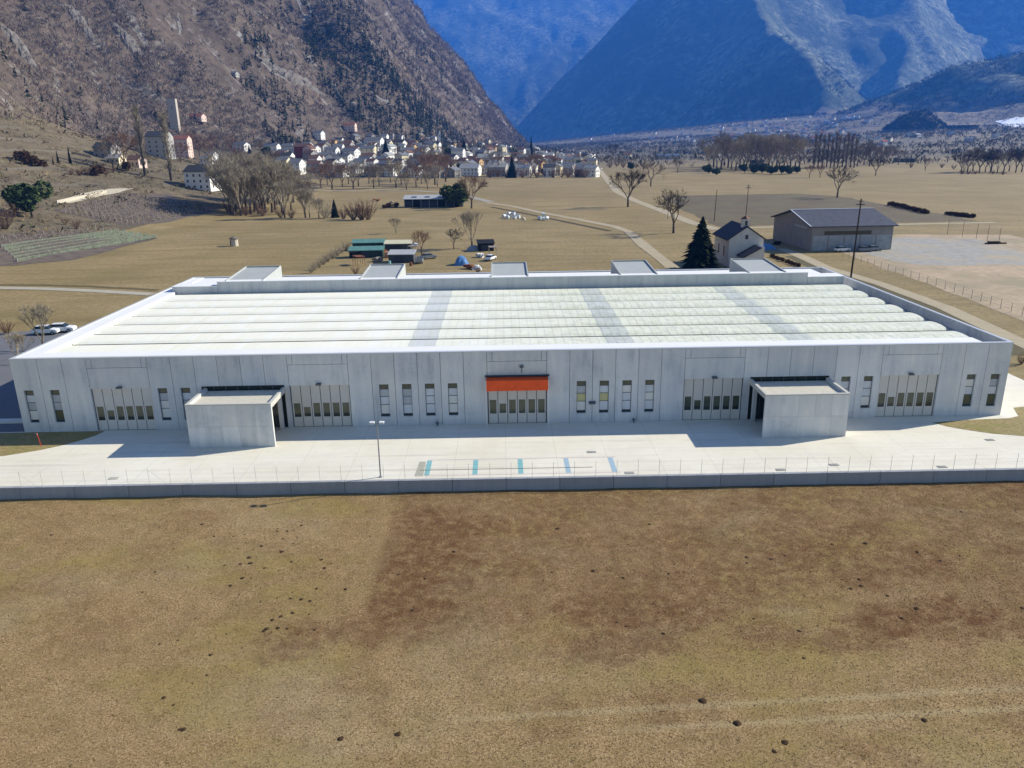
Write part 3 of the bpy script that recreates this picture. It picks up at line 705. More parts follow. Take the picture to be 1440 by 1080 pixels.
# molehills
protos = []
M_SOIL = M('dark_soil', '453423', .3, 6, 1, .02)
for k in range(4):
    g = MB(); n_ = 9; prof = [(1, 0), (.85, .3), (.5, .62), (.12, .75)]
    vs = []; fs = []
    for r, z in prof:
        for q in range(n_):
            a = 2*math.pi*q/n_; j = random.uniform(.75, 1.2); vs.append((r*j*math.cos(a), r*j*math.sin(a), z*random.uniform(.8, 1.1)))
    for i in range(3):
        for q in range(n_): fs.append((i*n_+q, i*n_+(q+1) % n_, (i+1)*n_+(q+1) % n_, (i+1)*n_+q))
    fs.append(tuple(3*n_+q for q in range(n_))); g.add(vs, fs)
    o = g.build('molehill', M_SOIL); protos.append(o)
HILLS = [(296, 920, .2), (291, 949, .15), (258, 1026, .22), (244, 991, .15), (230, 981, .2), (252, 1026, .15), (479, 1038, .25), (560, 1032, .25), (988, 985, .34), (1036, 1017, .34), (1104, 1043, .28), (1089, 1056, .2), (1300, 1013, .24),
 (368, 768, .2), (396, 776, .24), (350, 784, .28), (352, 792, .26), (316, 795, .16), (338, 793, .2), (341, 813, .24), (324, 823, .22), (372, 799, .18), (410, 790, .18), (452, 787, .22), (456, 799, .22), (409, 842, .18), (424, 843, .2), (436, 845, .2), (445, 828, .2), (486, 828, .22), (411, 862, .18), (395, 867, .22), (383, 872, .22), (375, 884, .26), (371, 887, .2), (391, 883, .2), (404, 884, .16), (412, 863, .16), (390, 747, .16), (404, 747, .18), (424, 739, .2), (284, 737, .22), (301, 754, .16), (328, 754, .14), (398, 758, .16), (218, 804, .16), (200, 832, .14), (442, 886, .18), (638, 776, .24), (598, 814, .2), (560, 808, .16), (580, 858, .2), (250, 900, .14), (224, 905, .16), (340, 910, .12), (418, 756, .14), (72, 752, .18), (224, 741, .14),
 (784, 743, .26), (834, 802, .24), (776, 805, .18), (876, 812, .2), (940, 807, .18), (913, 737, .2), (1050, 783, .22), (1050, 791, .18), (1084, 786, .2), (1104, 781, .16), (1217, 764, .28), (1290, 776, .22), (1322, 788, .2), (1248, 837, .2), (1208, 814, .22), (1196, 827, .22), (1211, 823, .22), (1184, 814, .14), (1289, 855, .28), (1268, 869, .22), (1124, 887, .2), (933, 890, .2), (867, 874, .16), (880, 880, .14), (1352, 719, .2), (1330, 767, .16), (1350, 781, .16), (1438, 855, .2), (1170, 765, .2), (1125, 801, .14), (1140, 803, .14), (1060, 870, .16), (1130, 925, .16)]
rr = random.Random(3)
for k in range(60): HILLS.append((360+rr.gauss(0, 90), 800+rr.gauss(0, 55), rr.uniform(.06, .14)))
for k in range(40): HILLS.append((rr.uniform(600, 1430), rr.uniform(720, 900), rr.uniform(.06, .14)))
first = [True]*4
for k, (px, py, s_) in enumerate(HILLS):
    x, y = gp(px, py, -1.1)
    if not 30 < y < 65.4: continue
    j = k % 4; o = protos[j] if first[j] else protos[j].copy()
    if not first[j]: COL.objects.link(o)
    first[j] = False; big_ = s_ >= .28
    o.location = (x, y, float(fz(np.array([x]), np.array([y]))[0])-.02); o.scale = (s_*.85, s_*.78, s_*.5) if s_ < .28 else (s_*.8, s_*.75, s_*.5); o.rotation_euler = (0, 0, rr.uniform(0, 6))
    tag(o, 'larger clod of dark soil on the brown grass' if big_ else 'small clump of dark soil on the brown field in front of the wall', 'molehill', 'larger dark molehills in the front field' if big_ else 'small dark molehills scattered over the front field')
# short tufts in the front field
rg = np.random.default_rng(5); N = 210000
ty = 28+rg.random(N)**.9*37.6; tx = (rg.random(N)-.5)*2*(ty*.72+9)
ht = .025+.045*rg.random(N); an = rg.random(N)*6.283; wdt = .018+.022*rg.random(N); lx = rg.normal(0, .09, N); ly = rg.normal(0, .09, N)
zz = fz(tx, ty)-.01; cx, sx = np.cos(an)*wdt, np.sin(an)*wdt
V = np.stack([np.stack([tx-cx, ty-sx, zz], -1), np.stack([tx+cx, ty+sx, zz], -1), np.stack([tx+lx, ty+ly, zz+ht], -1)], 1).reshape(-1, 3)
F = np.arange(3*N).reshape(-1, 3); pal = np.array([lin(c)[:3] for c in ('876c4a', '957c58', '78603f', 'ac946e', '80713f', '6a5236', '8d7450')])
rustp = np.array([lin(c)[:3] for c in ('6d4b2c', '7b5a36', '5b3f28', '8f7148', '84603a')])
ti = pal[rg.integers(0, len(pal), N)]
inr = np.zeros(N, bool)
for (px, py, rx, ry, k) in PATCH:
    cx_, cy_ = gp(px, py, -1.1); ex = gp(px+rx, py, -1.1)[0]-cx_; ey = abs(gp(px, py-ry, -1.1)[1]-cy_)
    inr |= (np.hypot((tx-cx_)/ex, (ty-cy_)/ey)+fbm(tx/3, ty/3, 2, 51)*.5 < .95) & (rg.random(N) < k*.9)
ti[inr] = rustp[rg.integers(0, 5, inr.sum())]
bt = NB('grass_blades'); bt.color(bt.attr('tint').outputs['Color']); bt.b.inputs['Specular IOR Level'].default_value = .05; M_BLADE = bt.m
bt = NB('wood_twigs'); bt.color(bt.attr('tint').outputs['Color'], .86); bt.b.inputs['Specular IOR Level'].default_value = .05; M_WOODS = bt.m
tag(np_mesh('field_grass_tufts', V, F, M_BLADE, ti), kind='stuff')
# ================================================================== trees
def treemat(name, c0, c1):
    b = NB(name); b.color(b.ramp(b.noise(b.oc, 1.3, 4, .7), [(.35, c0), (.65, c1)]), .9); b.b.inputs['Specular IOR Level'].default_value = .1; b.b.inputs['Roughness'].default_value = .95
    return b.m
M_BARK = treemat('bare_bark', '4d443b', '71665a'); M_TWIG = treemat('bare_twigs', '6a5f54', '988a79')
M_TWIGB = treemat('reddish_twigs', '6e5647', '8f7460'); M_TWIGP = treemat('pale_twigs', '8c8270', 'b2a690'); M_TWIGD = treemat('dark_twigs', '3a352f', '5a5249')
M_FIR = treemat('fir_needles', '1c2618', '333f2a'); M_EVG = treemat('evergreen_leaves', '35412a', '5c6a40'); M_HEDGE = treemat('brown_hedge_leaves', '42301f', '644a30')
def sliver(mb, p, d, l, w):
    u = d.orthogonal().normalized(); u = (Matrix.Rotation(random.uniform(0, 6.28), 3, d.normalized()) @ u) * w
    q = p+d.normalized()*l
    mb.add([p-u, p+u, q], [(0, 1, 2)])
def bare(name, seed, H, form='round', twig=M_TWIG, dens=1.0):
    random.seed(seed); t = MB(); c = MB()
    def br(p, d, l, r, dep):
        n = 2; q = p
        for k in range(n):
            d = (d+Vector((random.gauss(0, .10), random.gauss(0, .10), random.uniform(0, .10)))).normalized()
            q2 = q+d*l/n; c.tube(q, q2, r*(1-.3*k/n), r*(1-.3*(k+1)/n), 4, False); q = q2
            if dep >= 1:
                for j in range(int(3*dens)): sliver(c, q, (d+Vector((random.gauss(0, .8), random.gauss(0, .8), random.gauss(.3, .5)))), random.uniform(.5, 1.3)*H/10, .022*H/10)
        if dep >= 3 or r < .015*H/10:
            for j in range(int(7*dens)):
                sliver(c, q, (d+Vector((random.gauss(0, .7), random.gauss(0, .7), random.gauss(.25, .5)))), random.uniform(.6, 1.7)*H/10, .028*H/10)
            return
        for j in range(random.choice((2, 3, 3)) + (1 if dep == 0 else 0)):
            a = random.uniform(0, 6.28); sp = random.uniform(.35, .85) if form == 'round' else random.uniform(.2, .6)
            o = d.orthogonal().normalized(); o = Matrix.Rotation(a, 3, d) @ o
            nd = (d*math.cos(sp)+o*math.sin(sp)); nd.z += .12 if form == 'round' else .3; br(q, nd.normalized(), l*random.uniform(.62, .85), r*.62, dep+1)
    if form == 'poplar':
        t.tube((0, 0, 0), (0, 0, H*.5), .035*H/1.6, .022*H/1.6, 6); t.tube((0, 0, H*.5), (0, 0, H*.97), .022*H/1.6, .004*H, 5)
        for k in range(int(70*dens)):
            z = H*random.uniform(.1, .93); a = random.uniform(0, 6.28); L_ = H*.17*(1-abs(z/H-.45)*.9)
            d = Vector((math.cos(a)*.42, math.sin(a)*.42, 1)).normalized(); p = Vector((0, 0, z)); q = p+d*L_; c.tube(p, q, .006*H, .002*H, 3, False)
            for j in range(12): 
                pp = p.lerp(q, random.uniform(.1, 1)); sliver(c, pp, (d+Vector((random.gauss(0, .45), random.gauss(0, .45), .2))), random.uniform(.05, .1)*H, .0026*H)
    elif form == 'shrub':
        t.tube((0, 0, 0), (0, 0, H*.25), .03*H, .02*H, 5)
        for k in range(int(26*dens)):
            a = random.uniform(0, 6.28); s_ = random.uniform(.1, .8); d = Vector((math.cos(a)*s_, math.sin(a)*s_, 1)).normalized()
            p = Vector((math.cos(a)*.05*H, math.sin(a)*.05*H, 0)); q = p+d*H*random.uniform(.5, .95); c.tube(p, q, .012*H, .004*H, 3, False)
            for j in range(16): sliver(c, p.lerp(q, random.uniform(.25, 1)), d+Vector((random.gauss(0, .7), random.gauss(0, .7), random.gauss(.2, .4))), random.uniform(.12, .28)*H, .006*H)
    else:
        th = H*(.22 if form == 'round' else .18); lean = Vector((random.gauss(0, .03), random.gauss(0, .03), 1))
        t.tube((0, 0, -.3), lean*th, .030*H, .022*H, 7)
        p = lean*th
        for j in range(4):
            a = 6.28*j/4+random.uniform(-.5, .5); s_ = random.uniform(.4, .85) if form == 'round' else random.uniform(.2, .6)
            br(p, Vector((math.cos(a)*s_, math.sin(a)*s_, 1)).normalized(), H*.26, .014*H, 0 if j else 0)
    return t, c
def fir(seed, H, R):
    random.seed(seed); t = MB(); c = MB(); t.tube((0, 0, -.3), (0, 0, H*.9), .02*H, .004*H, 6)
    n = 52
    for k in range(n):
        f = k/(n-1); z = H*(.04+.94*f); r = R*(1-f)**.85*random.uniform(.8, 1.12)+.10
        m_ = int(19*(1-f*.6))
        for j in range(m_):
            a = 6.28*j/m_+random.uniform(-.3, .3); rr_ = r*random.uniform(.6, 1.1); w_ = .13*r+.14
            tip = Vector((math.cos(a)*rr_, math.sin(a)*rr_, z-.28*rr_-random.uniform(0, .3))); s_ = Vector((-math.sin(a), math.cos(a), 0))*w_
            mid = Vector((math.cos(a)*rr_*.55, math.sin(a)*rr_*.55, z-.05*rr_)); top = Vector((0, 0, z+.1*r))
            c.add([top, mid-s_, tip, mid+s_], [(0, 1, 2), (0, 2, 3)])
            c.add([mid-s_*.9, tip+s_*.3, mid+s_*.9-Vector((0, 0, .35*w_+.25))], [(0, 1, 2)])
    return t, c
def bush(seed, H, R, n=900, leaf=.16):
    random.seed(seed); t = MB(); c = MB(); t.tube((0, 0, -.2), (0, 0, H*.5), .05*H, .03*H, 6)
    cl = [(random.gauss(0, R*.38), random.gauss(0, R*.38), random.uniform(.3, .8)*H, random.uniform(.3, .5)*min(R, H)) for _ in range(11)]
    for k in range(n):
        x, y, z, r = random.choice(cl); v = Vector((random.gauss(0, 1), random.gauss(0, 1), random.gauss(0, 1))).normalized()*r*random.uniform(.7, 1.05)
        p = Vector((x, y, max(z+v.z*.9, .05*H)))+Vector((v.x, v.y, 0)); a = Vector((random.gauss(0, 1), random.gauss(0, 1), random.gauss(0, .6))).normalized()*leaf*H; b_ = Vector((random.gauss(0, 1), random.gauss(0, 1), random.gauss(0, .6))).normalized()*leaf*H*.6
        c.add([p-a, p+b_, p+a, p-b_], [(0, 1, 2, 3)])
    return t, c
TR = {}
def reg(kind, tc, H, crown_mat, trunk_mat, name, cat):
    e = bpy.data.objects.new(name, None)
    parts = [(tc[0], 'trunk', trunk_mat), (tc[1], 'crown', crown_mat)]
    ms = []
    for mb, n_, mt in parts:
        me = bpy.data.meshes.new(n_); me.from_pydata(mb.v, [], mb.f); me.materials.append(mt); me.update(); ms.append((n_, me))
    TR.setdefault(kind, []).append((H, ms, name, cat))
for s_ in range(4): reg('bare', bare('b', 10+s_, 10, 'round'), 10, M_TWIG, M_BARK, 'bare_tree', 'tree')
for s_ in range(2): reg('dark', bare('b', 20+s_, 10, 'round', dens=1.0), 10, M_TWIGD, M_BARK, 'bare_tree', 'tree')
for s_ in range(2): reg('pale', bare('b', 30+s_, 10, 'up', dens=1.1), 10, M_TWIGP, M_BARK, 'bare_tree', 'tree')
for s_ in range(2): reg('up', bare('b', 35+s_, 10, 'up', dens=1.0), 10, M_TWIG, M_BARK, 'bare_tree', 'tree')
for s_ in range(2): reg('red', bare('b', 40+s_, 10, 'round'), 10, M_TWIGB, M_BARK, 'bare_tree', 'tree')
for s_ in range(2): reg('poplar', bare('b', 50+s_, 10, 'poplar', dens=1.4), 10, M_TWIGP, M_BARK, 'poplar', 'tree')
reg('poplard', bare('b', 55, 10, 'poplar', dens=1.2), 10, M_TWIG, M_BARK, 'poplar', 'tree')
for s_ in range(2): reg('shrub', bare('b', 60+s_, 10, 'shrub'), 10, M_TWIGB, M_BARK, 'shrub', 'shrub')
reg('shrubp', bare('b', 65, 10, 'shrub'), 10, M_TWIGP, M_BARK, 'shrub', 'shrub')
for s_ in range(2): reg('fir', fir(70+s_, 10, 2.9), 10, M_FIR, M_BARK, 'fir_tree', 'tree')
reg('cypress', fir(75, 10, 1.1), 10, M_FIR, M_BARK, 'cypress', 'tree')
for s_ in range(2): reg('bush', bush(80+s_, 10, 6, 2600, .085), 10, M_EVG, M_BARK, 'evergreen_tree', 'tree')
reg('hedge', bush(85, 10, 9, 1100, .13), 10, M_HEDGE, M_BARK, 'hedge', 'hedge')
_ct = [0]
def tree(kind, x, y, h, label, group=None, z=None, wide=1.0):
    _ct[0] += 1
    H, ms, name, cat = TR[kind][_ct[0] % len(TR[kind])]
    rz = (_ct[0]*2.399) % 6.28; k = h/H
    e = thing(name, (x, y, tz(x, y) if z is None else z), rz, label, cat, group); e.scale = (k*wide, k*wide, k)
    for n_, me in ms:
        o = bpy.data.objects.new(n_, me); COL.objects.link(o); o.parent = e
    return e
def ptree(kind, px, py, hpx, label, group=None, wide=1.0):
    x, y, z = hit(px, py); return tree(kind, x, y, hpx*(y*.954+9)/FPX*1.02, label, group, z-.1, wide)
R2 = random.Random(12)
tree('fir', 47.2, 184.5, 12.6, 'tall dark green fir tree left of the small house behind the warehouse roof', wide=1.45)
for k_, px, py, h, lb in [
 ('dark', 883, 291, 54, 'bare tree with a forked trunk standing alone beside the pale farm track'),
 ('dark', 947, 328, 62, 'thin dark bare tree left of the fir, near the bend of the farm track'),
 ('bare', 915, 262, 36, 'bare tree in the meadow behind the forked tree'), ('bare', 953, 243, 20, 'small bare tree at the far edge of the middle meadow'),
 ('bare', 886, 262, 16, 'very small bare tree left of the meadow trees'), ('dark', 1177, 278, 46, 'broad bare tree standing alone behind the big barn'),
 ('dark', 1231, 247, 26, 'bare tree at the meadow edge right of the poplar row'), ('red', 1138, 250, 18, 'small reddish bare tree left of its twin in front of the poplar row'),
 ('red', 1153, 250, 18, 'small reddish bare tree right of its twin in front of the poplar row'), ('up', 1301, 240, 18, 'thin lone bare tree on the far right meadow edge'),
 ('red', 663, 293, 46, 'broad reddish bare tree at the right end of the long shed'), ('bush', 647, 291, 32, 'dark evergreen tree at the right end of the long shed'),
 ('red', 593, 358, 34, 'small reddish fruit tree right of the garden sheds'), ('dark', 638, 350, 30, 'small dark fruit tree left of the blue tarpaulin'),
 ('pale', 664, 348, 52, 'tall pale bare tree behind the blue tarpaulin'), ('pale', 557, 328, 22, 'thin sapling in the meadow above the garden sheds'),
 ('poplar', 204, 247, 88, 'tall pale poplar, left of the two in front of the pink villa'), ('poplar', 241, 254, 86, 'tall pale poplar, right of the two in front of the pink villa'),
 ('red', 175, 238, 50, 'reddish bare tree left of the two tall poplars'), ('bare', 160, 240, 40, 'bare tree beside the dark roofed house left of the poplars'),
 ('bush', 46, 306, 46, 'big green bush above the vine rows at the left edge'), ('shrub', 8, 322, 40, 'brown bush at the left edge below the green bush'),
 ('shrub', 22, 300, 34, 'brown bush behind the big green bush'), ('shrub', 108, 322, 18, 'brown garden shrub beside the pale stones by the vine rows'), ('shrub', 92, 316, 14, 'low brown shrub left of the garden shrub by the vine rows'),
 ('pale', 62, 492, 66, 'thin pale bare tree by the car park left of the warehouse'), ('pale', 27, 512, 46, 'thin pale bare tree at the edge of the asphalt at far left'),
 ('shrub', 10, 470, 26, 'brown bush at the left edge above the asphalt'), ('shrub', 1436, 512, 20, 'dark brown bush by the track at the right edge'),
 ('fir', 543, 222, 26, 'dark fir tree in front of the white village houses'), ('fir', 653, 222, 26, 'dark fir tree in the middle of the village'),
 ('fir', 720, 250, 30, 'broad dark fir tree at the lower edge of the village'), ('cypress', 747, 218, 26, 'narrow dark cypress at the right side of the village'),
 ('bush', 633, 225, 16, 'dark evergreen left of the middle village fir'), ('fir', 385, 212, 18, 'dark fir near the left end of the village'), ('fir', 351, 216, 12, 'small dark fir beside the pale house left of the village'),
 ('cypress', 82, 229, 17, 'dark cypress, left of three on the terraces'), ('cypress', 99, 230, 22, 'dark cypress, right of three on the terraces'), ('cypress', 75, 231, 11, 'small dark cypress at the foot of the terraces'),
 ('shrub', 500, 386, 15, 'brown shrub in the garden in front of the green roofed sheds'), ('shrub', 524, 384, 15, 'brown shrub behind the second roof housing'), ('shrub', 672, 384, 14, 'dark reddish shrub right of the blue tarpaulin'),
 ('dark', 862, 222, 20, 'dark bare tree right of the farm track on the far side of the village'), ('bush', 888, 238, 9, 'dark round evergreen at the far edge of the meadow by the track'), ('fir', 928, 214, 10, 'small dark fir beyond the blue roofed hall'),
 ('bush', 997, 244, 12, 'low evergreen at the left end of the right wood'), ('fir', 471, 306, 26, 'small dark evergreen in the tree row left of the long shed'),
 ('bare', 1355, 243, 20, 'bare tree left of the far right tree row'), ('dark', 1392, 243, 26, 'dark bare tree in the far right tree row'),
 ]:
    ptree(k_, px, py, h, lb, wide=.9 if (k_ in ('pale',) and h > 60) else 1.0)
def row(kind, pts, lb, gp_, wide=1.0):
    for (px, py, h) in pts: ptree(kind if isinstance(kind, str) else R2.choice(kind), px+R2.uniform(-1, 1), py, h*R2.uniform(.9, 1.12), lb, gp_, wide)
row(['pale', 'up', 'pale', 'pale'], [(px_, 283+22*f_+(px_-312)*.02, 66-max(0, px_-385)*.55) for px_, f_ in [(R2.uniform(322, 430), R2.random()) for i in range(38)]], 'tall pale bare tree in the dense grove right of the white house', 'bare trees of the grove', 1.0)
row('shrub', [(370, 304, 22), (395, 306, 20), (345, 303, 20), (320, 299, 22), (410, 307, 16)], 'brown undergrowth shrub at the foot of the grove', 'undergrowth of the grove')
row(['pale', 'shrubp'], [(436, 306, 32), (448, 307, 30), (458, 307, 28)], 'small pale bare tree in the hedge line right of the grove', 'small trees of the hedge line')
row('shrub', [(484, 308, 22), (497, 309, 30), (508, 309, 34), (517, 309, 30)], 'rounded brown shrub at the right end of the hedge line', 'brown shrubs of the hedge line')
row(['bare', 'up', 'pale', 'bare', 'red'], [(438+i*9.5+(i*5 % 7), 261+((i*7) % 11)-4, 22+(i*11 % 17)) for i in range(19)], 'bare tree in the row along the dark ditch below the village', 'bare trees along the ditch')
row(['red', 'bare'], [(600, 258, 40), (612, 260, 44), (626, 256, 38), (588, 254, 34), (604, 252, 44)], 'reddish bare tree at the right end of the ditch row', 'reddish trees by the ditch')
row('shrub', [(690+i*11, 250-(i % 2), 16) for i in range(14)], 'reddish shrub in the hedge below the village', 'shrubs below the village')
row(['bare', 'red'], [(698, 248, 34), (738, 246, 30), (752, 247, 32), (775, 246, 24)], 'bare garden tree above the hedge below the village', 'garden trees below the village')
row(['pale', 'up', 'pale', 'bare'], [(998+i*5.2, 240-(i*5 % 7), 36+(i*7 % 13)) for i in range(25)], 'tall bare tree in the dense wood left of the poplar row', 'bare trees of the right wood')
row('bush', [(1048, 243, 12), (1060, 244, 13), (1072, 244, 12), (1085, 245, 11), (1098, 245, 12), (1110, 245, 11), (1120, 244, 10), (1008, 246, 10)], 'dark evergreen bush at the foot of the right wood', 'evergreen bushes under the right wood')
row('poplard', [(1145+i*5.6, 236-(i % 2), 44) for i in range(11)], 'dark upright poplar in the close row behind the right meadow', 'poplars of the row')
row(['bare', 'up'], [(1206, 234, 30), (1214, 232, 32), (1222, 234, 30), (1234, 231, 26), (1243, 232, 26), (1252, 230, 24), (1262, 232, 20)], 'small bare tree right of the poplar row', 'bare trees right of the poplars')
row(['up', 'bare', 'dark'], [(1352+i*8.4, 243-(i % 3), 30) for i in range(11)], 'bare tree in the row at the right edge of the meadow', 'bare trees of the far right row')
row('shrub', [(1352, 245, 9), (1362, 245, 9), (1372, 245, 8), (1395, 245, 8), (1410, 246, 8), (1340, 238, 8), (1325, 236, 8), (1280, 236, 8)], 'dark shrub under the far right tree row', 'shrubs of the far right row')
row('shrub', [(858+i*9, 236-(i % 2)*2, 10) for i in range(6)]+[(870, 248, 10), (905, 238, 10)], 'low shrub at the far edge of the meadow by the track', 'shrubs at the far meadow edge')
row('hedge', [(1253+i*5.5, 289+i*1.3, 5.5) for i in range(10)], 'dark brown hedge clump in the left part of the field hedge', 'clumps of the left field hedge', 1.3)
row('hedge', [(1333+i*5.5, 302+i*.7, 5) for i in range(7)], 'dark brown hedge clump in the right part of the field hedge', 'clumps of the right field hedge', 1.3)
row('hedge', [(1086+i*5, 362+i*1.9, 5) for i in range(8)], 'clump of the rust brown hedge right of the small house', 'clumps of the rust brown hedge', 1.0)
row('shrubp', [(437+i*6.2, 384-i*4.0, 15) for i in range(9)], 'dry grey shrub in the slanting garden hedge', 'shrubs of the slanting garden hedge')
row(['shrub', 'hedge'], [(100, 246, 12), (112, 247, 14), (124, 247, 14), (136, 247, 14), (148, 245, 14), (160, 243, 10), (176, 240, 10), (60, 236, 10), (44, 232, 12), (30, 226, 12), (92, 240, 8)], 'brown shrub on the terraced slope left of the poplars', 'shrubs on the terraces')
row(['red', 'bare', 'shrub'], [(x_, 218+R2.uniform(-8, 14), 26) for x_ in (255, 262, 270, 280, 292, 300, 308, 318, 326, 336, 216, 226)], 'bare tree between the pink villa and the village', 'bare trees by the pink villa')
row('hedge', [(548, 292, 6), (556, 292, 7), (541, 293, 5)], 'brown hedge clump left of the long shed', 'hedge clumps by the long shed')
# woods beyond counting
def clumps(name, P_, hts, wid, cols, ns=14, mat=None, up=.9, conif=False, wbase=.16):
    rg = np.random.default_rng(len(P_)); N = len(P_)
    base = np.repeat(P_, ns, 0); h = np.repeat(hts, ns); w_ = np.repeat(wid, ns); M_ = N*ns
    a = rg.random(M_)*6.283; r = rg.random(M_)**.6
    if conif:
        f = rg.random(M_); rad = w_*.5*(1-f); z0 = h*f
        p0 = base+np.stack([np.cos(a)*rad*.15, np.sin(a)*rad*.15, z0+h*.12], -1); p1 = base+np.stack([np.cos(a)*rad, np.sin(a)*rad, z0-h*.03], -1)
        s_ = np.stack([-np.sin(a), np.cos(a), np.zeros(M_)], -1)*(rad*.55+.3)[:, None]
        V = np.stack([p1-s_, p1+s_, p0], 1).reshape(-1, 3)
    else:
        p0 = base+np.stack([np.cos(a)*r*w_*.18, np.sin(a)*r*w_*.18, h*(.02+.5*rg.random(M_))], -1)
        d = np.stack([np.cos(a)*r*w_*.5, np.sin(a)*r*w_*.5, h*(.25+.3*rg.random(M_))], -1)+rg.normal(0, .5, (M_, 3))
        p1 = p0+d; s_ = rg.normal(0, 1, (M_, 3)); s_ /= np.linalg.norm(s_, axis=1)[:, None]; s_ *= (h*wbase*(.4+.6*rg.random(M_)))[:, None]
        V = np.stack([p0-s_*.5, p1+s_, p1-s_*.6], 1).reshape(-1, 3)
    F = np.arange(3*M_).reshape(-1, 3); pal = np.array([lin(c)[:3] for c in cols])
    ci = pal[rg.integers(0, len(cols), N)]*(.85+.3*rg.random((N, 1))); ti = np.repeat(ci, ns, 0)
    return tag(np_mesh(name, V, F, mat or M_WOODS, ti), kind='stuff')
rg = np.random.default_rng(42)
def scatter(n, x0, x1, y0, y1, test):
    x = x0+(x1-x0)*rg.random(n); y = y0+(y1-y0)*rg.random(n)
    k = np.abs(x-.01*y) < .70*y+40; x, y = x[k], y[k]
    z = terr(x, y); k = test(x, y, z); return np.stack([x, y, z], -1)[k]
def vis(P_):
    v = P_-np.array([0, 0, CAM_H]); a = v@FW; py = 540-FPX*(v@UP)/a; px = 720+FPX*(v@RT)/a
    return (a > 0) & (py > -25) & (px > -30) & (px < 1470)
# the near flank gets more, smaller trees; the far flank fewer, larger
A = np.concatenate([scatter(60000, -900, 0, 300, 1000, lambda x, y, z: sdist(x, y, UPR) > -14), scatter(70000, -1300, 120, 1000, 2500, lambda x, y, z: sdist(x, y, UPR) > -10)])
A = A[vis(A)]
grove_n = fbm(A[:, 0]/90, A[:, 1]/90-A[:, 2]/120, 3, 61); rocky = ridged(A[:, 0]/70+A[:, 2]/60, A[:, 1]/160, 3, 62)
con = ((grove_n > .25) & (A[:, 1] > 650) & (rg.random(len(A)) < .30)) | (rg.random(len(A)) < .008)
# conifers gather in two patches of the slope
def near_px(P_, px, py, r):
    v = P_-np.array([0, 0, CAM_H]); a = v@FW; return np.hypot(720+FPX*(v@RT)/a-px, 540-FPX*(v@UP)/a-py) < r
for (cx, cy, r_, pr_) in ((0, 0, 0, 0),): pass
C1 = np.array([hit(548, 128), hit(465, 25), hit(380, 95), hit(600, 165)])
dpx = [np.hypot(A[:, 0]-c[0], np.hypot(A[:, 1]-c[1], A[:, 2]-c[2])) for c in C1]
for d_, r_, p_ in zip(dpx, (150, 130, 60, 130), (.75, .4, .3, .45)): con |= (d_ < r_*(1+.5*grove_n)) & (rg.random(len(A)) < p_)
keep = (rocky < .42) | (rg.random(len(A)) < .25)
BA = A[~con & keep]; CA = A[con]
hb = 3.6+3.6*rg.random(len(BA)); big = np.clip(BA[:, 1]/900, .8, 1.7); hb *= big
clumps('bare_woodland', BA, hb, hb*.8, ['8a7a6e', '958577', '7c7369', '9f8f80', '6e675f', '8c766a', '998f82', '857c74'], 13, wbase=.105)
hc = 9+6*rg.random(len(CA)); clumps('evergreen_woodland', CA, hc, hc*.5, ['343d2c', '3f4735', '39412f', '494c3a'], 16, conif=True)
print('woods', len(BA), len(CA))
TS = scatter(10000, -420, -90, 180, 760, lambda x, y, z: (sdist(x, y, UPR) < 6) & (sdist(x, y, LOW) > 14) & (ridged(x/50, y/30+z/9, 3, 95) > .12))
TS = TS[vis(TS)]; hb = .4+1.7*rg.random(len(TS))**2; clumps('terrace_scrub', TS, hb, hb*2.0, ['6b5f47', '7d6a4c', '565a3a', '8c7a5c', '4c4030', '90805f'], 7, wbase=.35)
M_ROCK = M('pale_slab_rock', '77716a', .3, .12, .95, .6)
def outcrop(pts, lb, w0=9):
    g = MB(); rr_ = random.Random(len(lb)); rows_ = []
    P_ = []
    for (ax, ay), (bx, by) in zip(pts, pts[1:]):
        for k in range(7): P_.append((ax+(bx-ax)*k/7, ay+(by-ay)*k/7))
    P_.append(pts[-1]); n_ = len(P_)
    for i, p in enumerate(P_):
        c = hit(*p); f = math.sin(math.pi*(i+.4)/n_)**.6; wd = w0*f*rr_.uniform(.6, 1.3); row_ = []
        for j in range(6):
            u = j/5*2-1; x = c[0]-u*wd*.5+rr_.uniform(-1, 1); y = c[1]+u*wd*1.3+rr_.uniform(-1, 1)
            row_.append((x, y, tz(x, y)+(5.5*f*(1-abs(u)**2)*rr_.uniform(.6, 1.2) if 0 < j < 5 else -1.5)))
        rows_.append(row_)
    vs = [v for r in rows_ for v in r]
    g.add(vs, [(i*6+j, i*6+j+1, (i+1)*6+j+1, (i+1)*6+j) for i in range(n_-1) for j in range(5)])
    tag(g.build('rock_outcrop', M_ROCK), lb, 'rock outcrop')
outcrop([(88, 6), (108, 24), (132, 52)], 'pale slanting rock rib at the top of the left mountainside', 8)
outcrop([(156, 33), (178, 56), (203, 80)], 'long pale rock rib right of the topmost one on the left mountainside', 8)
outcrop([(0, 36), (26, 62), (52, 96)], 'grey rock band at the left edge of the mountainside', 6)
outcrop([(466, 118), (474, 130), (481, 142)], 'small steep rock face above the village', 5)
outcrop([(582, 34), (598, 52), (606, 66)], 'rocky crest shoulder near the top right of the left mountain', 14)
outcrop([(650, 132), (668, 142), (690, 152)], 'pale rock ledge on the lower right shoulder of the left mountain', 16)
outcrop([(362, 80), (400, 104), (432, 118), (462, 140)], 'long dark rock step running down towards the village', 4)
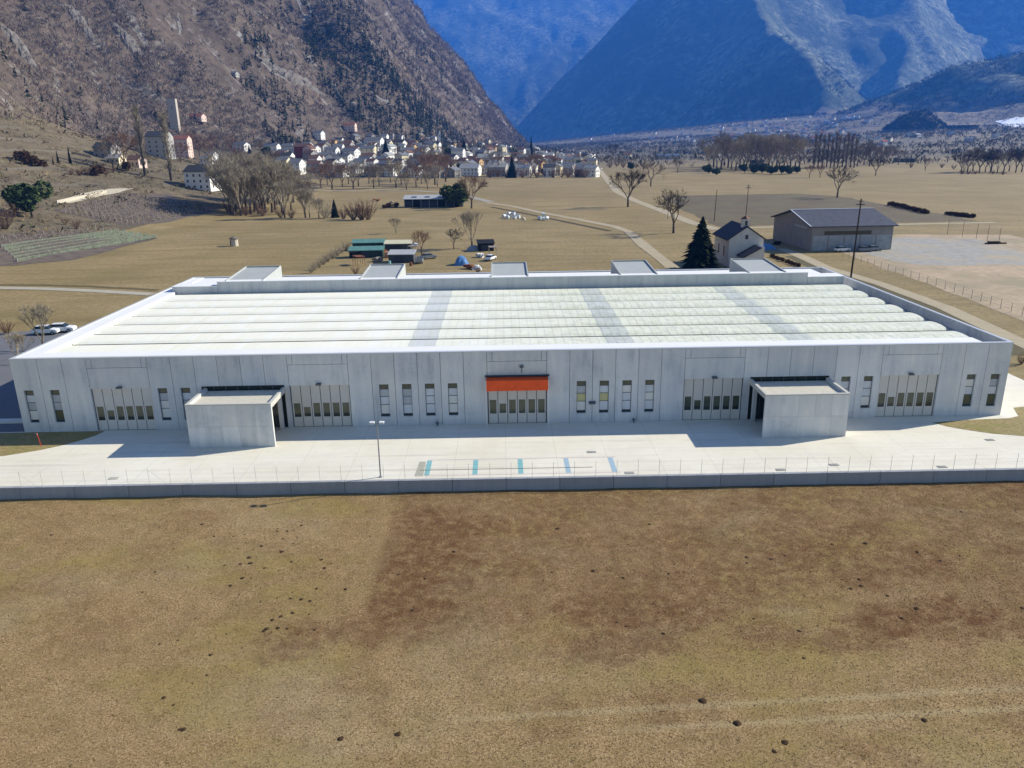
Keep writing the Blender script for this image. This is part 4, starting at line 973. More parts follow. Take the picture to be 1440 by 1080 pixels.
# trees and gardens over the far valley floor
B_ = np.concatenate([scatter(9000, -200, 1700, 800, 2200, lambda x, y, z: (sdist(x, y, UPR) < -5) & (fbm(x/140, y/60, 3, 70) > .02-(y-900)/9000) & (y > 830+np.maximum(0, -x)*0)), scatter(26000, -100, 3600, 2200, 4600, lambda x, y, z: (sdist(x, y, UPR) < -5) & (z < 230) & (fbm(x/260, y/110, 3, 71) > -.05))])
B_ = B_[vis(B_)]; hb = 6+5*rg.random(len(B_))
clumps('valley_woodland', B_, hb, hb*1.1, ['70675c', '5d574c', '7d7364', '4f5144', '857765', '646a58', '454c3e'], 9)
kn = scatter(9000, KNOLL[0][0]-200, KNOLL[1][0]+200, 2400, 2800, lambda x, y, z: (z > 42) & (np.hypot(x-KNOLL[0][0], y-2600) < 190))
clumps('knoll_woodland', kn, 9+5*rg.random(len(kn)), 7+3*rg.random(len(kn)), ['3a3d33', '4a4a40', '2e332a', '59564c'], 9)
FM = scatter(26000, 800, 4200, 2900, 5200, lambda x, y, z: (z > 120) & (fbm(x/200, y/200, 3, 90) > -.1))
FM = FM[vis(FM)]; clumps('mountain_woodland', FM, 13+7*rg.random(len(FM)), 14+6*rg.random(len(FM)), ['3f3f33', '4c4a3c', '5d5645', '34382c'], 8)
print(len(B_), len(kn), len(FM))

# ================================================================== roads and patches
M_TRACK = M('pale_gravel_track', 'a89b80', .12, .3, .95); M_ROADG = M('grey_lane', '9b9688', .1, .2, .95)
def hl(pts): return [hit(*p)[:2] for p in pts]
strip('farm_track', hl([(832, 222), (838, 231), (850, 248), (868, 270), (895, 283), (935, 298), (975, 314), (1010, 323)]), 4.6, M_TRACK, .05)
strip('farm_road', hl([(996, 322), (1100, 319), (1250, 316), (1400, 313)]), 4.0, M_TRACK, .06)
strip('farm_lane', hl([(684, 285), (720, 290), (760, 299), (810, 308), (865, 319), (884, 326), (905, 345), (946, 377)]), 3.4, M_TRACK, .07, wob=.1)
strip('ditch', hl([(690, 291), (752, 303), (800, 313), (858, 325)]), 2.2, M('ditch_soil', '4e4433', .2, 1, .95), .05)
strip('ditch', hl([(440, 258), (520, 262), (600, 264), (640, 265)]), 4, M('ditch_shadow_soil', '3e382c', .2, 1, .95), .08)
strip('village_lane', hl([(430, 266), (520, 267), (580, 268), (640, 272), (690, 284)]), 5, M_ROADG, .06)
strip('side_track', hl([(1100, 350), (1130, 362), (1160, 376), (1240, 400), (1330, 433), (1440, 484), (1500, 512)]), 3.2, M_TRACK, .06, wob=.06)
strip('track_verge', hl([(1112, 360), (1150, 378), (1230, 404), (1320, 440), (1440, 500)]), 3.0, M('olive_verge', '5d563c', .3, .5, 1), .03)
strip('left_lane', hl([(-60, 404), (60, 406), (130, 409), (215, 414)]), 2.8, M('left_lane_gravel', 'aaa492', .1, .3, .95), .05)
strip('lane_verge', hl([(-60, 400), (60, 401), (130, 403), (222, 408)]), 1.6, M('lane_verge_grass', '655a3d', .3, .6, 1), .04)
bP = NB('ploughed_soil'); P = bP.pos
c = bP.ramp(bP.noise(P, .05, 5, .6), [(.35, '665842'), (.6, '6f6649'), (.7, '5b583a')]); bP.color(bP.mix(bP.ramp(bP.noise(P, .8, 5, .7), [(.4, .4), (.6, 0.)]), c, lin('4c402f')[:3])); bP.bump(bP.noise(P, 1.5, 4), .1)
def blob(name, pts, mat, dz=.03, wob=2.0, seed=1):
    P_ = []; rr_ = random.Random(seed)
    for (a, b_) in zip(pts, pts[1:]+pts[:1]):
        n_ = max(2, int(math.hypot(b_[0]-a[0], b_[1]-a[1])/7))
        for k in range(n_):
            f = k/n_; P_.append((a[0]+(b_[0]-a[0])*f+(rr_.uniform(-wob, wob) if k else 0), a[1]+(b_[1]-a[1])*f+(rr_.uniform(-wob, wob) if k else 0)))
    me = bpy.data.meshes.new(name); bm_ = __import__('bmesh').new(); vs = [bm_.verts.new((x, y, tz(x, y)+dz)) for x, y in P_]
    bm_.faces.new(vs); __import__('bmesh').ops.triangulate(bm_, faces=bm_.faces[:]); bm_.to_mesh(me); bm_.free(); me.materials.append(mat)
    o = bpy.data.objects.new(name, me); COL.objects.link(o)
    if o.data.polygons and o.data.polygons[0].normal.z < 0: o.data.flip_normals()
    return tag(o, kind='structure')
blob('ploughed_field', hl([(930, 276), (1010, 274), (1110, 272), (1180, 276), (1260, 290), (1375, 311), (1250, 313), (1100, 316), (1012, 319), (960, 296)]), bP.m, .035, 1.5)
bg_ = NB('gravel_yard'); P = bg_.pos
bg_.color(bg_.mix(bg_.ramp(bg_.noise(P, .07, 5, .65), [(.45, 0.), (.62, .8)]), bg_.ramp(bg_.noise(P, .5, 5, .7), [(.35, '8b8981'), (.65, 'a3a19a')]), lin('a99a7f')[:3]))
blob('gravel_yard', hl([(1248, 336), (1300, 334), (1370, 336), (1480, 366), (1500, 378), (1400, 372), (1330, 374), (1260, 368), (1210, 355), (1180, 348)]), bg_.m, .035, 1.5, 2)
bd = NB('dry_yard_soil'); P = bd.pos
bd.color(bd.mix(bd.ramp(bd.noise(P, .06, 5, .65), [(.42, 0.), (.6, .8)]), bd.ramp(bd.noise(P, .7, 5, .7), [(.35, 'a48e72'), (.65, 'bba68a')]), lin('8e8468')[:3]))
blob('dry_yard', hl([(1165, 350), (1200, 340), (1260, 330), (1420, 330), (1560, 380), (1560, 470), (1440, 452), (1330, 410), (1240, 378)]), bd.m, .02, 1.5, 3)
blob('car_park', hl([(-80, 470), (40, 466), (118, 460), (96, 474), (20, 503), (-80, 530)]), M_ASPH, .04, .3, 4)
bvn = NB('vineyard_soil'); P = bvn.pos
bvn.color(bvn.ramp(bvn.noise(P, .4, 6, .7), [(.35, '544b44'), (.5, '675c52'), (.7, '7c6f5c')])); bvn.bump(bvn.noise(P, 1.5, 4), .1)
blob('vineyard_ground', hl([(120, 285), (165, 272), (235, 272), (300, 297), (240, 312), (180, 318), (130, 308), (70, 296)]), bvn.m, .06, 1, 5)
blob('vineyard_ground', hl([(-40, 332), (60, 325), (130, 325), (222, 335), (100, 366), (20, 374), (-60, 372)]), bvn.m, .06, 1, 6)
blob('pale_terrace_path', hl([(82, 283), (112, 273), (150, 266), (190, 265), (168, 271), (130, 279), (98, 286)]), M('pale_path', 'b8ae98', .08, .4, .9), .12, .6, 7)
# vine rows
def vine_row(a, b_, lb, gp_, h=1.5, mat=None, net=False):
    x0, y0, z0 = a; x1, y1, z1 = b_; L_ = math.hypot(x1-x0, y1-y0)
    e = thing('vine_row', (x0, y0, z0), 0, lb, 'vine row', gp_)
    p = MB(); p.box(-.08, .08, -.08, .08, 0, h+.2); q_ = p.build('row_post', M('weathered_post', '9c968a', .1), e); n_ = int(L_/4)+1
    for k in range(n_+1):
        f = k/n_; x, y = (x1-x0)*f, (y1-y0)*f; o = q_ if k == 0 else q_.copy()
        if k: COL.objects.link(o)
        o.location = (x, y, tz(x0+x, y0+y)-z0)
    p = MB(); n_ = int(L_*6)
    for k in range(n_):
        f = random.random(); x, y = (x1-x0)*f, (y1-y0)*f; z = tz(x0+x, y0+y)-z0+random.uniform(.3, h*.9)
        sliver(p, Vector((x, y, z)), Vector((random.gauss(0, .6)+(x1-x0)/L_, random.gauss(0, .6)+(y1-y0)/L_, random.gauss(0, .5))), random.uniform(.5, 1.1), .09)
    p.build('vines', mat or M_TWIG, e)
    if net:
        p = MB(); n_ = int(L_/2)
        for k in range(n_):
            f0, f1 = k/n_, (k+1)/n_; q0 = (x0+(x1-x0)*f0, y0+(y1-y0)*f0); q1 = (x0+(x1-x0)*f1, y0+(y1-y0)*f1); za, zb = tz(*q0)-z0, tz(*q1)-z0
            A_ = (q0[0]-x0, q0[1]-y0); B_2 = (q1[0]-x0, q1[1]-y0); w0 = .28+.1*math.sin(k*2.1)
            p.add([(A_[0], A_[1]-w0, za+.25), (B_2[0], B_2[1]-w0, zb+.25), (B_2[0], B_2[1], zb+h), (A_[0], A_[1], za+h), (A_[0], A_[1]+w0, za+.25), (B_2[0], B_2[1]+w0, zb+.25)], [(0, 1, 2, 3), (3, 2, 5, 4)])
        p.build('netting', M_NET, e)
for k in range(13):
    f = k/12; a = hit(92+f*95, 300+f*17); b_ = hit(176+f*120, 273+f*23)
    vine_row(a, b_, 'bare vine row with pale posts in the upper vineyard below the white house', 'vine rows of the upper vineyard')
M_NET = M('green_grey_netting', '66705f', .12, 2, .8)
for k in range(9):
    f = k/8; a = hit(-10+f*35, 338+f*32); b_ = hit(135+f*85, 322+f*13)
    vine_row(a, b_, ('vine row under greenish netting in the lower vineyard at left' if k > 2 else 'bare vine row at the top of the lower vineyard at left'), ('netted rows of the lower vineyard' if k > 2 else 'bare rows of the lower vineyard'), 1.3, None, k > 2)
# terrace walls and the long pale wall
M_STONE = M('dry_stone', '6e675c', .25, 1.2, .95, .03); M_PALEW = M('pale_rendered_wall', 'c0b8a8', .08, .5, .9)
def wallrun(pts, h, th, mat, lb, name='terrace_wall', cat='wall', gp_=None):
    P_ = [hit(*p) for p in pts]; w_ = MB()
    for (a, b_) in zip(P_, P_[1:]):
        dx, dy = b_[0]-a[0], b_[1]-a[1]; L_ = math.hypot(dx, dy) or 1; nx, ny = -dy/L_*th/2, dx/L_*th/2
        vs = [(a[0]+nx, a[1]+ny, a[2]-.5), (a[0]-nx, a[1]-ny, a[2]-.5), (b_[0]-nx, b_[1]-ny, b_[2]-.5), (b_[0]+nx, b_[1]+ny, b_[2]-.5)]
        vs += [(x, y, z+.5+h) for x, y, z in vs]
        w_.add(vs, [(0, 1, 2, 3), (7, 6, 5, 4), (0, 4, 5, 1), (1, 5, 6, 2), (2, 6, 7, 3), (3, 7, 4, 0)])
    return tag(w_.build(name, mat), lb, cat, gp_)
wallrun([(80, 286), (110, 280), (150, 271)], 1.2, .5, M_PALEW, 'long pale rendered wall above the upper vineyard at left')
for pts, lb in [([(-20, 196), (20, 197), (60, 201)], 'short stone terrace wall high on the left edge of the slope'), ([(-20, 214), (30, 213), (100, 216), (128, 222)], 'long stone terrace wall crossing the left slope'),
                ([(10, 240), (60, 238), (110, 242)], 'stone terrace wall left of the brown shrubs'), ([(60, 262), (110, 262), (150, 264)], 'low stone wall left of the pale path'), ([(-20, 178), (30, 182)], 'topmost stone terrace wall at the left edge')]:
    wallrun(pts, 1.3, .5, M_STONE, lb)
# kiosk in the left meadow
x, y, z = hit(330, 346); g = MB(); kq = thing('stone_hut', (x, y, 0), .3, 'small round stone hut alone in the left meadow', 'hut')
g.lathe([(1.15, 0), (1.1, 2.1), (.95, 2.2)], 10); g.build('hut_wall', M_PALEW, kq)
g = MB(); g.lathe([(1.45, 2.2), (1.4, 2.4), (.25, 3.0)], 10); g.build('hut_roof', M_STONE, kq)
g = MB(); g.box(-1.22, -1.0, -.4, .4, 0, 1.7); g.build('hut_door', M_DARKGAP, kq)

# ================================================================== houses
def mw(c, n): return M(n, c, .06, .3, .9)
WALLS = {'white': mw('e8e6e0', 'white_render'), 'cream': mw('d8cdae', 'cream_render'), 'grey': mw('a9a7a3', 'grey_render'), 'ochre': mw('c9a978', 'ochre_render'), 'red': mw('8f4a40', 'red_render'), 'pink': mw('d6bfb2', 'pink_render'), 'stone': mw('8f8a82', 'stone_render')}
ROOFS = {'slate': M('slate_roof', '6f7174', .12, .6, .8), 'dark': M('dark_roof', '3e4043', .15, .6, .8), 'brown': M('brown_tile_roof', '6e5245', .15, .8, .85), 'tile': M('red_tile_roof', '8a5a48', .12, .8, .85), 'light': M('light_stone_roof', '9c9c98', .1, .6, .8)}
M_SHUT = M('shutter_window', '4a4640', .2, 2, .5)
HC = {}
def house_meshes(w_, d, h, wm, rm, floors, nw):
    key = (w_, d, h, wm, rm)
    if key in HC: return HC[key]
    rh = w_*.28 if w_ < d else d*.28; parts = []
    b_ = MB()
    if w_ >= d: # ridge along x
        prof = [(-d/2, -1), (d/2, -1), (d/2, h), (0, h+rh), (-d/2, h)]; b_.prism(prof, -w_/2, w_/2, 'x')
    else:
        prof = [(-w_/2, -1), (w_/2, -1), (w_/2, h), (0, h+rh), (-w_/2, h)]; b_.prism(prof, -d/2, d/2, 'y')
    parts.append(('wall', b_, WALLS[wm]))
    r = MB(); o = .55; th = .22
    half = (d if w_ >= d else w_)/2; ln = (w_ if w_ >= d else d)/2+.4; dz = rh/half*o; ax = 'x' if w_ >= d else 'y'
    r.prism([(-half-o, h-dz+.02), (0, h+rh+.02), (half+o, h-dz+.02), (half+o, h-dz+.02+th), (0, h+rh+.02+th), (-half-o, h-dz+.02+th)], -ln, ln, ax)
    parts.append(('roof', r, ROOFS[rm]))
    wins = []
    for fl in range(floors):
        z = .9+fl*2.9
        if z+1.4 > h: break
        for k in range(nw):
            x = -w_/2+w_*(k+.5)/nw; g = MB(); g.box(x-.5, x+.5, -d/2-.03, -d/2+.05, z, z+1.35); wins.append(g)
        for k in range(2):
            y = -d/2+d*(k+.5)/2
            for sx in (-1, 1): g = MB(); g.box(min(sx*w_/2, sx*(w_/2+.03)) - .02, max(sx*w_/2, sx*(w_/2+.03))+.02, y-.5, y+.5, z, z+1.35); wins.append(g)
    out = []
    for n_, mb, mt in parts+[('window', g, M_SHUT) for g in wins]:
        me = bpy.data.meshes.new(n_); me.from_pydata(mb.v, [], mb.f); me.materials.append(mt); me.update(); out.append((n_, me))
    ch = MB(); ch.box(-.35, .35, -.35, .35, 0, 1.5); ch.box(-.45, .45, -.45, .45, 1.5, 1.6); me = bpy.data.meshes.new('chimney'); me.from_pydata(ch.v, [], ch.f); me.materials.append(ROOFS['brown']); me.update()
    HC[key] = (out, me, h+rh*.75, half*.35, ax); return HC[key]
def house(x, y, z, w_, d, h, wm, rm, rz, label, group=None, floors=2, nw=3, chim=True, name='house'):
    out, ch, cz, co, ax = house_meshes(w_, d, h, wm, rm, floors, nw)
    e = thing(name, (x, y, z), rz, label, 'house', group); rf = None
    for n_, me in out:
        o = bpy.data.objects.new(n_, me); COL.objects.link(o); o.parent = e
        if n_ == 'roof': rf = o
    if chim:
        o = bpy.data.objects.new('chimney', ch); COL.objects.link(o); o.parent = rf; o.location = (0, co, cz) if ax == 'x' else (co, 0, cz)
    return e
def phouse(px, py, w_, d, h, wm, rm, rz, label, **k):
    x, y, z = hit(px, py); return house(x, y, z, w_, d, h, wm, rm, rz, label, **k)
placed = []
def reserve(px, py): x, y, z = hit(px, py); placed.append((x, y))
for a in [
 (287, 266, 15, 10.5, 9.5, 'white', 'dark', .12, 'big white house with a dark roof in front of the grove', dict(floors=3, nw=4)),
 (152, 222, 11, 9, 6, 'grey', 'dark', .2, 'grey house with a dark roof on the terraces left of the poplars', {}),
 (164, 230, 8, 7, 3, 'cream', 'light', .2, 'low cream annexe below the dark roofed terrace house', {}),
 (260, 222, 13, 11, 17, 'pink', 'tile', .3, 'tall pink villa with a red roof behind the poplars', dict(floors=5, nw=3)),
 (228, 222, 14, 11, 14, 'grey', 'dark', .3, 'grey building with a dark roof left of the pink villa', dict(floors=4)),
 (276, 170, 20, 9, 5, 'pink', 'tile', .1, 'long pinkish farmhouse on the slope right of the stone tower', {}),
 (293, 234, 9, 8, 6, 'white', 'slate', .1, 'small white house behind the big white house', {}),
 (299, 226, 8, 7, 6, 'white', 'slate', .1, 'small white gable farther up behind the big white house', {}),
 (193, 234, 8, 7, 4, 'pink', 'brown', .1, 'small pinkish hut between the two poplars', {}),
 (340, 212, 16, 9, 6, 'white', 'slate', -.1, 'pale house with a wide roof left of the village', {}),
 (383, 212, 16, 9, 5, 'white', 'slate', .1, 'low white house at the left end of the village', {}),
 (428, 221, 16, 10, 10, 'red', 'brown', .1, 'red apartment house at the left of the village', dict(floors=3)),
 (436, 222, 9, 10, 9, 'pink', 'brown', .1, 'pink house against the right side of the red apartment house', dict(floors=3)),
 (406, 217, 11, 9, 8, 'white', 'slate', .1, 'white house left of the red apartment house', {}),
 (418, 217, 8, 9, 8, 'white', 'slate', .1, 'narrow white house close to the red apartment house', {}),
 (400, 243, 11, 10, 10, 'cream', 'slate', .1, 'cream house nearest to the grove in the village', dict(floors=3)),
 (416, 244, 14, 11, 9, 'white', 'slate', .1, 'white and grey house right of the cream house at the grove', dict(floors=3)),
 (444, 237, 9, 9, 9, 'white', 'brown', .1, 'white gabled house below the red apartment house', {}),
 (468, 224, 12, 10, 9, 'white', 'slate', .1, 'wide white house right of the red apartment house', dict(floors=3)),
 (494, 226, 16, 10, 9, 'white', 'slate', -.1, 'long white house in the middle of the left village', dict(floors=3)),
 (527, 212, 19, 12, 11, 'white', 'slate', .1, 'large white block left of the village fir', dict(floors=3, nw=5)),
 (519, 222, 15, 10, 9, 'cream', 'slate', .1, 'cream building below the large white block', dict(floors=3)),
 (449, 196, 12, 10, 8, 'white', 'slate', 0, 'white house alone on the slope above the village', {}),
 (493, 184, 16, 10, 8, 'pink', 'tile', .2, 'pink house with a red roof high above the village', dict(floors=2)),
 (541, 200, 10, 9, 9, 'white', 'slate', .1, 'white house at the upper edge of the village', {}),
 (645, 228, 12, 9, 11, 'white', 'slate', .1, 'tall white gable beside the middle village fir', dict(floors=3)),
 (662, 246, 17, 13, 6, 'white', 'light', .1, 'wide white house with a grey roof at the village edge below the fir', dict(nw=5)),
 (700, 248, 17, 12, 8, 'grey', 'light', .1, 'grey house with a flat looking roof left of the broad fir', dict(nw=4)),
 (684, 232, 16, 12, 7, 'white', 'light', .1, 'white house behind the grey house at the village edge', dict(nw=4)),
 (792, 246, 17, 13, 6, 'grey', 'slate', .1, 'long grey roofed house near the right end of the village', dict(nw=5)),
 (822, 246, 14, 11, 7, 'pink', 'slate', .1, 'pinkish house at the right end of the village by the track', dict(nw=4)),
 (770, 226, 15, 12, 6, 'white', 'light', .1, 'pale roofed house above the right end of the village', {}),
 (802, 232, 13, 11, 6, 'cream', 'slate', .1, 'cream house between the grey roofed house and the track', {}),
 (1065, 236, 12, 9, 5, 'stone', 'dark', .1, 'dark stone house half hidden in the right wood', {}),
 (882, 222, 12, 10, 5, 'cream', 'brown', .1, 'small cream house beyond the track at the far meadow edge', {}),
 (330, 108, 9, 7, 4, 'grey', 'slate', 0, 'lone white house high on the wooded mountainside', {}),
 ]:
    *b_, kw = a; b_[7] = b_[7]-.35; phouse(*b_, **kw); reserve(a[0], a[1])
# small houses of the village, two or three hundred metres deep
def inpoly(px, py, pts):
    ins = False
    for (ax, ay), (bx, by) in zip(pts, pts[1:]+pts[:1]):
        if (ay > py) != (by > py) and px < (bx-ax)*(py-ay)/(by-ay)+ax: ins = not ins
    return ins
VP = [(395, 222), (400, 246), (470, 248), (640, 250), (700, 249), (838, 249), (832, 222), (780, 208), (700, 205), (620, 194), (540, 194), (470, 200)]
r3 = random.Random(5); tries = 0; nh = 0
types = [(10, 9, 6, 'white', 'slate'), (11, 8, 7, 'white', 'light'), (9, 10, 8, 'cream', 'slate'), (12, 9, 6, 'grey', 'brown'), (9, 8, 7, 'white', 'brown'), (10, 9, 8, 'white', 'dark'), (11, 9, 6, 'stone', 'slate'), (10, 8, 6, 'ochre', 'brown')]
words = {0: 'white village house with a slate grey roof', 1: 'white village house with a pale grey roof', 2: 'tall cream village house with a slate roof', 3: 'grey village house with a brown roof', 4: 'white village house with a brown roof', 5: 'white village house with a dark roof', 6: 'stone village house with a slate roof', 7: 'ochre village house with a brown roof'}
cand = []
while nh < 190 and tries < 4200:
    tries += 1; px, py = r3.uniform(395, 838), 194+56*r3.random()
    if not inpoly(px, py, VP): continue
    x, y, z = hit(px, py, 500, 2400)
    if y > 1800 or sdist(np.array([x]), np.array([y]), UPR)[0] > 25: continue
    if any((x-a)**2+(y-b_)**2 < 12.5**2 for a, b_ in placed): continue
    placed.append((x, y)); k = r3.choice([0, 0, 1, 2, 3, 3, 4, 5, 6, 6, 7]); t = types[k]
    side = 'in the left half of the village' if px < 560 else 'in the middle of the village' if px < 690 else 'in the right part of the village'
    house(x, y, z, *t, r3.choice([-.55, -.4, -.3, -.2, -.6, 1.1, 1.3, -.1]), words[k]+' '+side, words[k]+' '+side, floors=2, nw=2 if y > 900 else 3, chim=y < 1000)
    nh += 1
print('village', nh, tries)
# gardens between the houses
r4 = random.Random(8); n_ = 0
while n_ < 170:
    px, py = r4.uniform(330, 838), r4.uniform(196, 250)
    if not inpoly(px, py, VP) and px > 395: continue
    if px < 395 and not (208 < py < 240): continue
    x, y, z = hit(px, py, 400, 2400)
    if y > 1700: n_ += 1; continue
    if any((x-a)**2+(y-b_)**2 < 9**2 for a, b_ in placed): n_ += .15; continue
    kd = r4.choice(['bare', 'bare', 'red', 'dark', 'bush', 'fir', 'shrub', 'bare'])
    tree(kd, x, y, r4.uniform(5, 10), {'bare': 'bare garden tree among the village houses', 'red': 'reddish garden tree among the village houses', 'dark': 'dark bare garden tree among the village houses', 'bush': 'round evergreen among the village houses', 'fir': 'small fir among the village houses', 'shrub': 'garden shrub among the village houses'}[kd], {'bare': 'bare garden trees of the village', 'red': 'reddish garden trees of the village', 'dark': 'dark garden trees of the village', 'bush': 'evergreens of the village', 'fir': 'small firs of the village', 'shrub': 'garden shrubs of the village'}[kd], z); n_ += 1
# church tower of the village
x, y, z = hit(618, 204); ct = thing('church_tower', (x, y, z), .1, 'slender white church tower rising from the upper village', 'church tower')
g = MB(); g.box(-2, 2, -2, 2, -1, 17); g.build('tower_shaft', WALLS['white'], ct)
g = MB(); g.lathe([(3.0, 17), (.1, 22)], 4); g.build('spire', ROOFS['slate'], ct)
g = MB(); g.box(-.7, .7, -2.05, -1.9, 12.5, 15); g.build('belfry_opening', M_SHUT, ct)
# far villages on the fan
def far_house_mesh(w_, d, h, wall, roof):
    g = MB(); g.tint = lin(wall)[:3]; g.prism([(-d/2, -2), (d/2, -2), (d/2, h), (0, h+d*.28), (-d/2, h)], -w_/2, w_/2, 'x')
    g.tint = lin(roof)[:3]; g.prism([(-d/2-.6, h-.3), (0, h+d*.28+.05), (d/2+.6, h-.3), (d/2+.6, h), (0, h+d*.28+.4), (-d/2-.6, h)], -w_/2-.4, w_/2+.4, 'x')
    o = g.build('far_house', M_BLADE); me = o.data; bpy.data.objects.remove(o); return me
FHM = [far_house_mesh(14, 11, 7, 'e2dfd8', '77787a'), far_house_mesh(12, 10, 9, 'dcd3bf', '6b5b52'), far_house_mesh(18, 12, 7, 'c9c7c2', '8e9092'), far_house_mesh(13, 10, 6, 'e4e2dd', '9a5a48')]
FHL = ['tiny white house with a grey roof in the far village on the fan', 'tiny cream house with a brown roof in the far village on the fan', 'tiny long grey house in the far village on the fan', 'tiny white house with a reddish roof in the far village on the fan']
FP = [(880, 199), (960, 184), (1030, 174), (1100, 168), (1160, 162), (1230, 168), (1200, 185), (1180, 200), (1000, 199), (900, 205)]
r5 = random.Random(9); nf = 0; tries = 0
while nf < 130 and tries < 3000:
    tries += 1; px, py = r5.uniform(760, 1440), r5.uniform(162, 206)
    if not (inpoly(px, py, FP) or (r5.random() < .10 and py > 185)): continue
    x, y, z = hit(px, py, 1200, 5200)
    if y < 1500 or z > 190: continue
    k = r5.choice([0, 0, 1, 2, 3]); o = bpy.data.objects.new('far_house', FHM[k]); COL.objects.link(o); o.location = (x, y, z); o.rotation_euler = (0, 0, r5.uniform(0, 3.1))
    tag(o, FHL[k], 'house', FHL[k].replace('tiny', 'the').replace(' house', ' houses')); nf += 1
print('far houses', nf)
# stone tower on the left slope
x, y, z = hit(247, 182); tw = thing('stone_tower', (x, y, z-2), .15, 'tall square stone tower standing on the wooded slope above the pink villa', 'tower')
hh = 40*(y*.954)/FPX+2; s_ = 5.6*(y*.954)/FPX
g = MB(); g.box(-s_, s_, -s_, s_, 0, hh); g.build('tower_shaft', M('tower_stone', 'b5ada0', .1, .3, .9), tw)
g = MB()
for k in range(4):
    a = -s_+k*(2*s_-1)/3; g.box(a, a+1.0, -s_, -s_+.7, hh, hh+1.1); g.box(a, a+1.0, s_-.7, s_, hh, hh+1.1)
g.build('battlement', M_STONE, tw)
g = MB(); g.box(-.5, .5, -s_-.05, -s_+.1, hh*.7, hh*.7+2); g.build('slit_window', M_SHUT, tw)
# lone snow / glasshouse patch at the far right
gh = hit(1425, 172)
blob('snow_patch', hl([(1402, 170), (1440, 165), (1500, 166), (1500, 178), (1440, 180), (1412, 177)]), M('bright_snow', 'e8eaee', .03, .02, .8), 1.0, 8, 9)
# ---------------------------------------------------------- big barn
bn = thing('barn', (84.0, 211.6, 0), .03, 'big grey barn with dark gabled roof and long slit window by the gravel yard', 'barn')
M_BARNW = M('weathered_barn_wall', '8a8684', .15, .4, .9); M_BARNS = M('barn_shutter_grey', '9ca0a4', .28, .7, .8)
W_, D_, E_, RZ = 22.5, 28.0, 6.6, 9.7
g = MB(); g.prism([(0, 0), (D_, 0), (D_, E_), (D_/2, RZ-.15), (0, E_)], 0, W_, 'x'); g.build('barn_wall', M_BARNW, bn)
g = MB(); g.prism([(-.9, E_-.15), (D_/2, RZ), (D_+.9, E_-.15), (D_+.9, E_+.1), (D_/2, RZ+.25), (-.9, E_+.1)], -.9, W_+.9, 'x'); rf = g.build('barn_roof', M('slate_sheet_roof', '464954', .4, .8, .75), bn)
g = MB(); g.box(-.95, W_+.95, D_/2-.4, D_/2+.4, RZ+.2, RZ+.36); g.prism([(-.95, E_+.1), (D_/2, RZ+.26), (D_/2, RZ+.34), (-.95, E_+.2)], -.95, -.6, 'x'); g.build('ridge_cap', M_COPING, rf)
g = MB(); g.box(3.5, 16.5, -.06, .03, 4.3, 5.3); g.build('slit_window', M_GLASSD, bn)
for k in range(5):
    g = MB(); g.box(.5+k*4.4, 4.5+k*4.4, -.05, .03, .1, 4.1); 
    for j in range(8): g.box(.55+k*4.4+j*.5, .62+k*4.4+j*.5, -.09, -.05, .1, 4.1)
    g.build('sliding_panel', M_BARNS, bn)
g = MB()
for k in range(9): g.box(-.06, .02, 1.5+k*1.6, 1.62+k*1.6, .1, 5.2)
g.box(-.05, .02, 3, 12, 5.6, 6.2)
g.build('gable_battens', M_BARNS, bn)
# ---------------------------------------------------------- small house (chapel-like) by the fir
cp_ = thing('small_chapel', (54.5, 187, 0), .0, 'small pale house with dark gabled roof and bell turret right of the fir', 'house')
M_CHW = M('lime_washed_wall', 'c9c4bd', .14, .6, .9)
W_, D_, E_, RZ = 8.3, 13.0, 6.6, 9.5
g = MB(); g.prism([(0, 0), (W_, 0), (W_, E_), (W_/2, RZ-.1), (0, E_)], 0, D_, 'y'); g.build('wall', M_CHW, cp_)
g = MB(); g.prism([(-.6, E_-.3), (W_/2, RZ), (W_+.6, E_-.3), (W_+.6, E_-.08), (W_/2, RZ+.25), (-.6, E_-.08)], -.25, D_+.4, 'y'); g.build('roof', M('dark_slab_roof', '3c3b40', .2, .8, .8), cp_)
tu = MB(); tu.box(W_/2-.8, W_/2+.8, 1.2, 2.8, RZ-.6, RZ+1.7); tw_ = tu.build('bell_turret', M_CHW, cp_)
tu = MB(); tu.lathe([(1.3, RZ+1.7), (.1, RZ+2.5)], 4, (W_/2, 2.0, 0)); tu.build('turret_cap', ROOFS['brown'], tw_)
tu = MB(); tu.box(W_/2-.3, W_/2+.3, 1.15, 1.3, RZ+.3, RZ+1.3); tu.build('turret_opening', M_SHUT, tw_)
g = MB(); g.prism([(2.4, 0), (7.0, 0), (7.0, 5.4), (2.4, 2.9)], -5.0, -.01, 'y'); g.build('annexe_wall', M_CHW, cp_)
g = MB(); g.prism([(2.0, 2.75), (6.2, 5.05), (6.2, 5.3), (2.0, 3.0)], -5.3, -.02, 'y'); g.build('annexe_roof', M('dark_slab_roof', '3c3b40'), cp_)
for yy in (3.5, 8.2):
    g = MB(); g.box(-.04, .05, yy, yy+1, 2.2, 4.6); g.build('window', M_SHUT, cp_)
g = MB(); g.box(3.8, 4.5, -.05, .02, 6.6, 7.6); g.build('window', M_SHUT, cp_)
g = MB(); g.box(2.35, 2.42, -3.6, -2.4, 0, 2.1); g.build('door', M_HEDGE, cp_)
